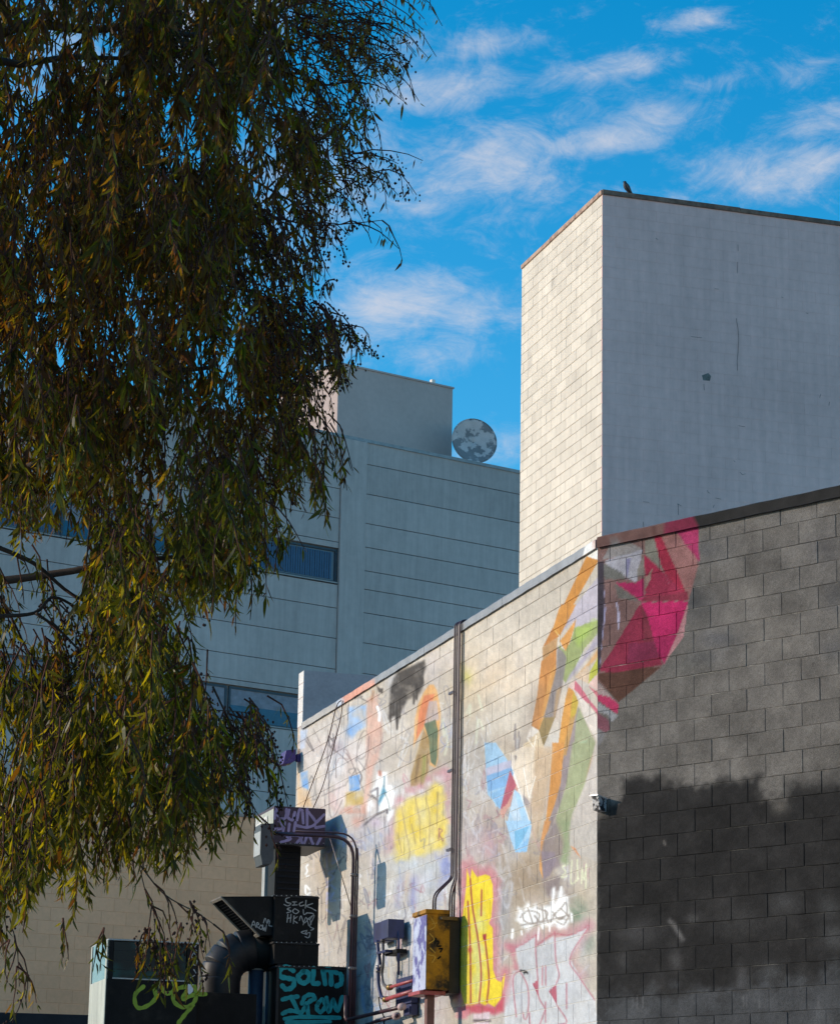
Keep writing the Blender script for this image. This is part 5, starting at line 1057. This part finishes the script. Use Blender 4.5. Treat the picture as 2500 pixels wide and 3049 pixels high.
# two loose cables from the coping
for st, lab in (([(700, 575), (640, 660), (525, 1100), (330, 1640), (215, 1950)], 'brown cable sagging from the coping down to the exhaust hood'), ([(718, 580), (690, 820), (560, 1330), (470, 1650), (345, 1940)], 'thinner grey cable hanging from the coping next to a brown one')):
    P = [mw(850 + x / 4.233, 1950 + y / 4.233, .035 + .05 * i) for i, (x, y) in enumerate(st)]
    tagm(MB().tube(smooth_line(P, 6), .006 if 'brown' in lab else .004, 6).build('loose_cable', M_TWIG if 'brown' in lab else M_CONDG, None, True), lab, 'cable')

# ------------------------------------------------------------------ wall light at the far end and speaker on the dark wall
wl_ = onplane(850 + 192 / 4.233, 1950 + 1300 / 4.233, K, YA)
lit = thing('wall_light', 'small purple floodlight on the far end of the graffiti wall', 'light', tuple(wl_))
MB().box(wl_ - Z3 * .05, nA * .05, hA * .08, Z3 * .1).build('base_plate', M_LPURP, lit, bevel=.006)
MB().tube([wl_ + nA * .04 + hA * .04, wl_ + nA * .10 + hA * .04 + Z3 * .01], .018, 8).build('arm', M_LPURP, lit, True)
hb = wl_ + nA * .08 - hA * .05
hd_ = MB().prism([hb + Z3 * .10, hb + nA * .13 + Z3 * .08, hb + nA * .17 - Z3 * .10, hb + nA * .08 - Z3 * .09, hb - Z3 * .05], hA * .26).build('lamp_head', M_LPURP, lit, bevel=.008)
MB().box(hb + nA * .055 - Z3 * .088 + hA * .015, nA * .07, hA * .14, -Z3 * .004).build('lens', M_LENS, hd_)
for s_ in (.01, .07): MB().tube([wl_ + hA * s_ + nA * .02 + Z3 * .05, wl_ + hA * s_ + nA * .02 + Z3 * .12], .006, 6).build('wire', M_BLACK, lit, True)
sb = onplane(1786, 2400, K, YB)
spk = thing('wall_speaker', 'small silver and black box speaker fixed to dark block wall near the corner', 'speaker', tuple(sb))
prof_ = [sb + Z3 * .055 + nB * .0, sb + Z3 * .075 + nB * .115, sb - Z3 * .055 + nB * .095, sb - Z3 * .065 + nB * .01]
MB().prism(prof_, hB * .085).build('speaker_body', mat('silver_box', (.50, .50, .53), .35, metal=.3, ns=30, na=.3, dirt=((.03, .03, .04), .50, .54, 22.0)), spk, bevel=.004)
MB().prism([sb + Z3 * .06 - hB * .008, sb + Z3 * .084 + nB * .135 - hB * .008, sb + Z3 * .074 + nB * .137 - hB * .008, sb + Z3 * .05 - hB * .008], hB * .101).build('visor', mat('silver_visor', (.6, .6, .62), .4, metal=.3), spk)
MB().box(sb - Z3 * .03 - hB * .002 + nB * .0, hB * .06, Z3 * .06, -nB * .02).build('bracket', M_BLACK, spk)

# ------------------------------------------------------------------ bird on the tower edge
bp = onplane(1867, 582, tb + nT2 * -.03, YT + 90); bp[2] = TZ + .031
def bird():
    def at(dx_, dz__, dy_=0): return bp + hT2 * dx_ + Z3 * dz__ - nT2 * dy_
    S_ = .0045 * 1.0
    cen = [(.075, -.012, .004), (.055, .004, .014), (.030, .036, .030), (.004, .066, .042), (-.016, .098, .044), (-.028, .122, .036), (-.034, .138, .027), (-.036, .152, .024), (-.039, .165, .019), (-.041, .172, .008)]
    V = []; Fq = []; n = 14
    for i, (x, z, r) in enumerate(cen):
        a = np.array(cen[max(i - 1, 0)][:2]); b = np.array(cen[min(i + 1, len(cen) - 1)][:2]); t = (b - a) / np.linalg.norm(b - a); nn = np.array([-t[1], t[0]])
        for k in range(n):
            w = 2 * math.pi * k / n; V.append(at(x + nn[0] * r * math.cos(w), z + nn[1] * r * math.cos(w) + .022, r * .9 * math.sin(w)))
    for i in range(len(cen) - 1):
        for k in range(n): Fq.append((i * n + k, i * n + (k + 1) % n, (i + 1) * n + (k + 1) % n, (i + 1) * n + k))
    Fq += [tuple(range(n)), tuple(range(len(V) - 1, len(V) - n - 1, -1))]
    root = thing('bird', 'dark bird perched upright on the rusty edge of the tall tower', 'bird', tuple(bp))
    raw('body', V, Fq, M_BIRD, root, smooth=True)
    MB().add([at(-.055, .186, -.007), at(-.055, .186, .007), at(-.057, .174, 0), at(-.080, .172, 0)], [(0, 1, 3), (1, 2, 3), (2, 0, 3), (0, 2, 1)]).build('beak', M_LENS, root)
    for s_ in (-1, 1):
        MB().prism([at(-.030, .135, s_ * .036), at(-.005, .128, s_ * .042), at(.040, .06, s_ * .034), (at(.078, .008, s_ * .012)), at(.03, .04, s_ * .036), at(-.015, .09, s_ * .045)], nT2 * (-.006 * s_)).build('wing', mat('wing_feather', (.07, .07, .075), .7, ns=50, na=.4), root)
        MB().tube([at(-.004, .05, s_ * .016), at(-.004, .0, s_ * .016)], .0035, 6).build('leg', M_TWIG, root); MB().tube([at(.004, .002, s_ * .016), at(-.022, .002, s_ * .016)], .003, 6).build('foot', M_TWIG, root)
bird()

# ------------------------------------------------------------------ eucalyptus
def tree():
    TY = 15.2
    tb_ = np.array([-5.6, 16.2, 0.0])
    t = thing('eucalyptus_tree', 'large drooping eucalyptus tree hanging over the yard in front of the buildings', 'tree', tuple(tb_))
    R1 = np.random.default_rng(5)
    tr = MB(); trunk = smooth_line([tb_, tb_ + np.array([.1, .05, 1.6]), tb_ + np.array([.35, -.1, 3.4]), tb_ + np.array([.5, -.1, 5.6]), tb_ + np.array([.4, .1, 8.0]), tb_ + np.array([.7, 0, 11.0])], 5)
    tr.tube(trunk, np.linspace(.34, .10, len(trunk)), 12).build('trunk', M_BARK, t, True)
    # dense and loose regions of the crown as it is seen from the yard (1736 px picture), with depth range
    def region(poly, n, d0, d1):
        P = np.array(poly, float) * 1.44; lo, hi = P.min(0), P.max(0); out = []
        while len(out) < n:
            q = lo + (hi - lo) * R1.random((4 * n, 2)); ins = np.zeros(len(q), bool)
            for i in range(len(P)):
                a, b = P[i], P[(i + 1) % len(P)]; c = ((a[1] > q[:, 1]) != (b[1] > q[:, 1])); ins ^= c & (q[:, 0] < a[0] + (q[:, 1] - a[1]) * (b[0] - a[0]) / (b[1] - a[1] + 1e-9))
            for k in np.nonzero(ins)[0]: out.append((q[k, 0], q[k, 1], d0 + (d1 - d0) * R1.random()))
        k = max(4, n // 9); cen = out[:k]; res = []
        for i in range(n):
            if R1.random() < .18: res.append(out[i]); continue
            c = cen[R1.integers(0, k)]; res.append((c[0] + R1.normal(0, 30), c[1] + R1.normal(0, 42), c[2] + R1.normal(0, .28)))
        return res
    sp_ = []   # (x, y, depth, n leaves, twig length, size)
    def put(reg, nl, ln, sz, podp, out=.25): 
        for x, y, d in reg: sp_.append((x, y, d, int(nl * 1.75 * R1.uniform(.6, 1.35)), ln * R1.uniform(.7, 1.35), sz * R1.uniform(.8, 1.2), podp, out))
    put(region([(-60, -60), (560, -60), (590, 120), (610, 200), (590, 300), (575, 380), (520, 420), (440, 470), (300, 500), (120, 470), (60, 420), (130, 330), (90, 240), (130, 100), (-60, 60)], 690, 13.0, 17.5), 20, .42, 1.0, .12)
    put(region([(120, 440), (470, 440), (500, 520), (470, 580), (300, 640), (110, 600)], 260, 13.2, 17.2), 20, .4, 1.0, .12)
    put(region([(-60, -60), (140, 60), (90, 240), (120, 330), (60, 420), (120, 520), (-60, 560)], 120, 13.5, 17.0), 15, .35, .9, .15)
    put(region([(-60, 540), (120, 600), (300, 640), (470, 560), (490, 640), (560, 720), (600, 800), (540, 880), (300, 900), (-60, 860)], 400, 13.2, 17.2), 20, .42, .95, .3)
    put(region([(-60, 840), (300, 880), (560, 860), (600, 900), (560, 980), (530, 1080), (480, 1140), (250, 1140), (130, 1080), (-60, 1000)], 290, 13.2, 17.2), 19, .42, .9, .2)
    put(region([(170, 1100), (480, 1120), (470, 1180), (430, 1230), (340, 1220), (200, 1260)], 125, 13.4, 17.0), 18, .4, .9, .15)
    put(region([(190, 1200), (330, 1190), (345, 1300), (380, 1380), (400, 1480), (430, 1560), (350, 1650), (150, 1640), (110, 1500), (220, 1440)], 245, 13.2, 16.8), 20, .40, .95, .1)
    put(region([(-60, 1400), (100, 1450), (140, 1560), (400, 1560), (440, 1620), (380, 1680), (200, 1680), (130, 1740), (-60, 1760)], 205, 13.2, 16.8), 20, .40, .95, .15)
    put(region([(-60, 1700), (130, 1700), (120, 1800), (30, 1880), (-60, 1900)], 80, 13.2, 16.5), 19, .40, .9, .1)
    put(region([(380, 1540), (470, 1560), (500, 1620), (440, 1680), (380, 1680)], 55, 13.6, 16.0), 16, .36, .9, .2)
    # looser fringe
    put(region([(530, -60), (690, -40), (725, 60), (705, 130), (660, 200), (590, 220), (550, 100)], 105, 14.0, 16.5), 9, .42, .75, .25, .8)
    put(region([(580, 200), (690, 200), (730, 260), (680, 330), (640, 400), (560, 420)], 85, 14.0, 16.0), 11, .36, .85, .2, .7)
    put(region([(480, 470), (560, 420), (660, 440), (640, 520), (560, 580), (480, 560)], 75, 14.0, 16.0), 9, .34, .75, .5, .7)
    put(region([(480, 580), (620, 640), (690, 690), (680, 730), (580, 740), (540, 680)], 80, 14.0, 16.0), 9, .34, .75, .6, .7)
    put(region([(540, 700), (660, 760), (640, 840), (600, 850), (540, 800)], 60, 14.2, 16.0), 12, .36, .8, .6, .4)
    put(region([(540, 860), (650, 860), (650, 930), (600, 970), (560, 960)], 60, 14.2, 16.0), 10, .30, .75, .1, .5)
    put(region([(480, 1080), (560, 1060), (540, 1180), (480, 1200)], 36, 14.2, 16.0), 10, .30, .8, .1, .4)
    put(region([(410, 1480), (500, 1490), (540, 1590), (520, 1630), (450, 1600)], 36, 14.2, 15.8), 6, .30, .75, .4, .6)
    put(region([(-60, 1060), (130, 1080), (170, 1200), (110, 1420), (-60, 1400)], 40, 13.8, 16.5), 8, .34, .85, .2, .5)
    put(region([(250, 1660), (400, 1690), (450, 1730), (300, 1760)], 34, 14.2, 15.6), 11, .26, .85, 0, .2)
    put(region([(200, 1700), (280, 1740), (260, 1800), (180, 1860)], 22, 14.2, 15.6), 10, .28, .85, .1, .3)
    put(region([(620, -40), (720, -20), (755, 110), (725, 220), (670, 230), (630, 120)], 52, 14.2, 16.2), 6, .5, .7, .3, 1.0)
    put(region([(640, 300), (760, 330), (790, 420), (740, 470), (660, 440)], 22, 14.4, 15.8), 6, .4, .75, .4, 1.0)
    # unseen crown added left of the view, dense up high to shade visible leaves
    back = []
    for i in range(1700):
        p = np.array([R1.uniform(-7.8, -2.5), R1.uniform(12.8, 18.5), 3.4 + 7.4 * R1.uniform(0, 1) ** .5])
        if p[2] > 6.8 or R1.random() < .06: back.append(p)
    LV = []; LF = []; LC = []; nv = 0; tw = MB(); pods = MB()
    def spray(p, nl, ln, sz, podp, outw, dirx=None, seg=4):
        nonlocal nv
        az = R1.uniform(0, 2 * math.pi) if dirx is None else dirx
        o_ = np.array([math.cos(az), math.sin(az) * .6, 0]); P = [p]; cur = p.copy(); up_ = outw >= .75; v = o_ * outw + Z3 * (R1.uniform(-.1, .7) if up_ else R1.uniform(-.5, .35))
        for k in range(seg):
            v = v * .72 + np.array([R1.normal(0, .12), R1.normal(0, .12), -.20 if up_ else -.42]); cur = cur + v / np.linalg.norm(v) * ln / seg; P.append(cur.copy())
        (tw if outw < .5 else tw).tube(P, np.linspace(.0058, .0022, len(P)), 3, False)
        PA_ = np.array(P); tone = R1.uniform(0, 1); hb = .16 + .62 * np.clip((p[2] - 5.3) / 1.0, 0, 1)  # more brown leaves up high, partly to paint in the shaded top
        for k in range(nl):
            s = R1.uniform(.05, 1) * seg; i = min(int(s), seg - 1); q = PA_[i] + (PA_[i + 1] - PA_[i]) * (s - i)
            d = np.array([R1.normal(0, .36), R1.normal(0, .36), -1.0]); d /= np.linalg.norm(d)
            yaw = R1.uniform(0, math.pi); sd = np.cross(d, np.array([math.cos(yaw), math.sin(yaw), 0.05])); sd /= np.linalg.norm(sd) + 1e-9
            cv = np.cross(d, sd) * R1.normal(0, .22) + sd * R1.normal(0, .22)
            L_ = (R1.uniform(.045, .105) if R1.random() < .92 else R1.uniform(.10, .15)) * sz; w = L_ * R1.uniform(.055, .105) + .001; st = q + d * .012
            LV.extend([st, st + d * L_ * .32 + sd * w + cv * L_ * .22, st + d * L_ * .32 - sd * w + cv * L_ * .22, st + d * L_ * .68 + sd * w * .72 + cv * L_ * .62, st + d * L_ * .68 - sd * w * .72 + cv * L_ * .62, st + d * L_ + cv * L_ * 1.2])
            LF.extend([(nv, nv + 1, nv + 2), (nv + 1, nv + 3, nv + 4, nv + 2), (nv + 3, nv + 5, nv + 4)]); nv += 6
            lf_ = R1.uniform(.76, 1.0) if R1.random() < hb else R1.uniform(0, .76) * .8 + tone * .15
            LC.extend([(lf_, tone, 0)] * 6)
        if R1.random() < podp:
            for k in range(R1.integers(10, 30)):
                q = PA_[R1.integers(1, seg + 1)] + R1.normal(0, .022, 3); r = R1.uniform(.005, .009)
                pods.add([q + np.array(e) * r for e in ((1, 0, 0), (0, 1, 0), (-1, 0, 0), (0, -1, 0), (0, 0, 1.2), (0, 0, -1.4))], [(0, 1, 4), (1, 2, 4), (2, 3, 4), (3, 0, 4), (1, 0, 5), (2, 1, 5), (3, 2, 5), (0, 3, 5)])
    for (x, y, d, nl, ln, sz, pp_, ow) in sp_: spray(atY(x, y, d) + Z3 * (ln * (.62 if ow < .5 else .35)), nl, ln, sz, pp_, ow, None if ow < .5 else R1.normal(0, .7))
    for p in back: spray(p, 16, .7, 2.3, 0, .3)
    # limbs: from the trunk to spots in the crown, then side branches
    lim = MB()
    for (x, y, d, z0, r0) in [(250, 120, 15.0, 6.8, .075), (520, 60, 15.3, 7.6, .07), (330, 480, 14.6, 5.4, .07), (430, 760, 15.0, 4.6, .065), (250, 900, 14.6, 4.2, .06), (380, 1150, 15.2, 3.6, .06), (300, 1400, 14.8, 3.0, .055), (150, 1600, 14.5, 2.4, .05), (100, 300, 16.2, 7.0, .06), (450, 620, 16.0, 5.6, .05)]:
        e = atY(x * 1.44, y * 1.44, d); s = tb_ + np.array([.45, 0, z0]); m_ = (s + e) / 2 + np.array([0, R1.normal(0, .2), .5])
        P = smooth_line([s, m_, e], 6); P = [q + R1.normal(0, .025, 3) if 0 < i < len(P) - 1 else q for i, q in enumerate(P)]
        lim.tube(P, np.linspace(r0, .012, len(P)), 7)
    lim.build('limb', M_BARK, t, True)
    br = MB()
    for pts, d, r0 in [([(-20, 1125), (70, 1165), (150, 1230), (250, 1272), (330, 1300)], 14.6, .022), ([(-20, 1275), (70, 1268), (110, 1235), (170, 1262), (240, 1290)], 14.5, .020), ([(75, 1268), (130, 1310), (200, 1390), (240, 1470)], 14.5, .014), ([(-20, 1200), (30, 1290), (60, 1360), (110, 1500)], 14.7, .014), ([(185, 960), (188, 1050), (180, 1150), (178, 1255)], 14.4, .011),
                       ([(300, -20), (360, 60), (430, 150), (520, 200), (600, 230)], 15.0, .024), ([(540, -20), (590, 40), (660, 70), (730, 50), (790, 90)], 15.2, .018), ([(330, -20), (420, 60), (560, 110), (650, 170), (720, 165), (790, 110)], 15.3, .020), ([(560, 260), (640, 290), (700, 260), (760, 140), (815, 115)], 15.3, .012), ([(520, 370), (620, 420), (690, 400), (760, 360), (795, 350)], 15.2, .011),
                       ([(540, 440), (640, 465), (720, 462), (790, 455)], 15.1, .010), ([(470, 590), (560, 620), (640, 680), (700, 672), (720, 700)], 15.2, .012), ([(440, 1420), (480, 1500), (530, 1570), (570, 1615)], 14.8, .010), ([(380, 1470), (470, 1470), (540, 1478)], 14.8, .007), ([(290, 1790), (340, 1850), (410, 1890), (460, 1925)], 14.4, .007), ([(290, 1800), (305, 1860), (318, 1890), (320, 1960)], 14.4, .005),
                       ([(460, 1600), (500, 1640), (545, 1700)], 14.6, .006), ([(20, 1900), (35, 1960), (40, 2040)], 14.2, .006), ([(230, 480), (330, 560), (420, 640)], 14.5, .016), ([(100, 300), (250, 380), (420, 430)], 14.2, .018), ([(150, 700), (180, 800), (185, 960)], 14.4, .014)]:
        P = smooth_line([atY(x * 1.44, y * 1.44, d + .12 * i) for i, (x, y) in enumerate(pts)], 5); br.tube(P, np.linspace(r0 * .62, max(r0 * .22, .002), len(P)), 6)
        # light side twigs with a few leaves and pods
        for k in range(3, len(P), 2):
            spray(P[k], R1.integers(3, 8), R1.uniform(.16, .34), .75, .25, .8 if P[k][2] > 6 else .5, R1.normal(0, .8))
    for (x, y, d, n, pp_) in [(545, 1905, 14.3, 30, 1), (520, 1950, 14.3, 26, 1), (430, 1960, 14.3, 24, 1), (470, 1985, 14.3, 20, .5), (300, 1960, 14.3, 30, .6), (330, 2010, 14.3, 24, .4), (400, 2000, 14.3, 30, .4), (35, 2040, 14.1, 26, 0), (20, 1985, 14.1, 22, 0), (130, 1940, 14.2, 14, 0), (215, 1960, 14.2, 20, 0)]:
        for _ in range(2): spray(atY(x * .72 * 1.44 if x > 400 else x * 1.44, y * 1.44 - 60, d + R1.uniform(-.1, .1)), n // 2, .22, .8, pp_, .4)
    br.build('branches', M_BARK, t, True, kind='stuff')
    tw.build('twigs', M_TWIG, t, fix=False, kind='stuff')
    pods.build('seed_pods', M_POD, t, fix=False, kind='stuff')
    m = bpy.data.materials.new('eucalyptus_leaf'); m.use_nodes = True; N = m.node_tree.nodes; L = m.node_tree.links; N.clear()
    out = N.new('ShaderNodeOutputMaterial'); a = N.new('ShaderNodeAttribute'); a.attribute_name = 'Col'; sx = N.new('ShaderNodeSeparateColor'); L.new(a.outputs['Color'], sx.inputs[0])
    r = N.new('ShaderNodeValToRGB'); cr_ = r.color_ramp; cr_.elements[0].position = 0; cr_.elements[0].color = (.020, .020, .006, 1); cr_.elements[1].position = 1; cr_.elements[1].color = (.055, .020, .010, 1)
    for ps, c in ((.30, (.036, .035, .007)), (.55, (.066, .064, .009)), (.70, (.17, .14, .014)), (.78, (.12, .075, .016)), (.85, (.075, .040, .013)), (.92, (.064, .027, .012))): e = cr_.elements.new(ps); e.color = (*c, 1)  # bright gold stop paints in sunlit leaves among olive and brown
    L.new(sx.outputs[0], r.inputs[0])
    b = N.new('ShaderNodeBsdfPrincipled'); b.inputs['Roughness'].default_value = .4; b.inputs['Specular IOR Level'].default_value = .22; L.new(r.outputs[0], b.inputs['Base Color'])
    tr_ = N.new('ShaderNodeBsdfTranslucent'); tm = N.new('ShaderNodeMix'); tm.data_type = 'RGBA'; tm.blend_type = 'MULTIPLY'; tm.inputs['Factor'].default_value = 1; L.new(r.outputs[0], tm.inputs[6]); tm.inputs[7].default_value = (4.4, 4.2, .6, 1); L.new(tm.outputs[2], tr_.inputs['Color'])
    mx = N.new('ShaderNodeMixShader'); mx.inputs[0].default_value = .5; L.new(b.outputs[0], mx.inputs[1]); L.new(tr_.outputs[0], mx.inputs[2]); L.new(mx.outputs[0], out.inputs[0])
    raw('crown', np.array(LV), LF, m, t, np.array(LC), kind='stuff')
    print('leaves', len(LF) // 3)
tree()
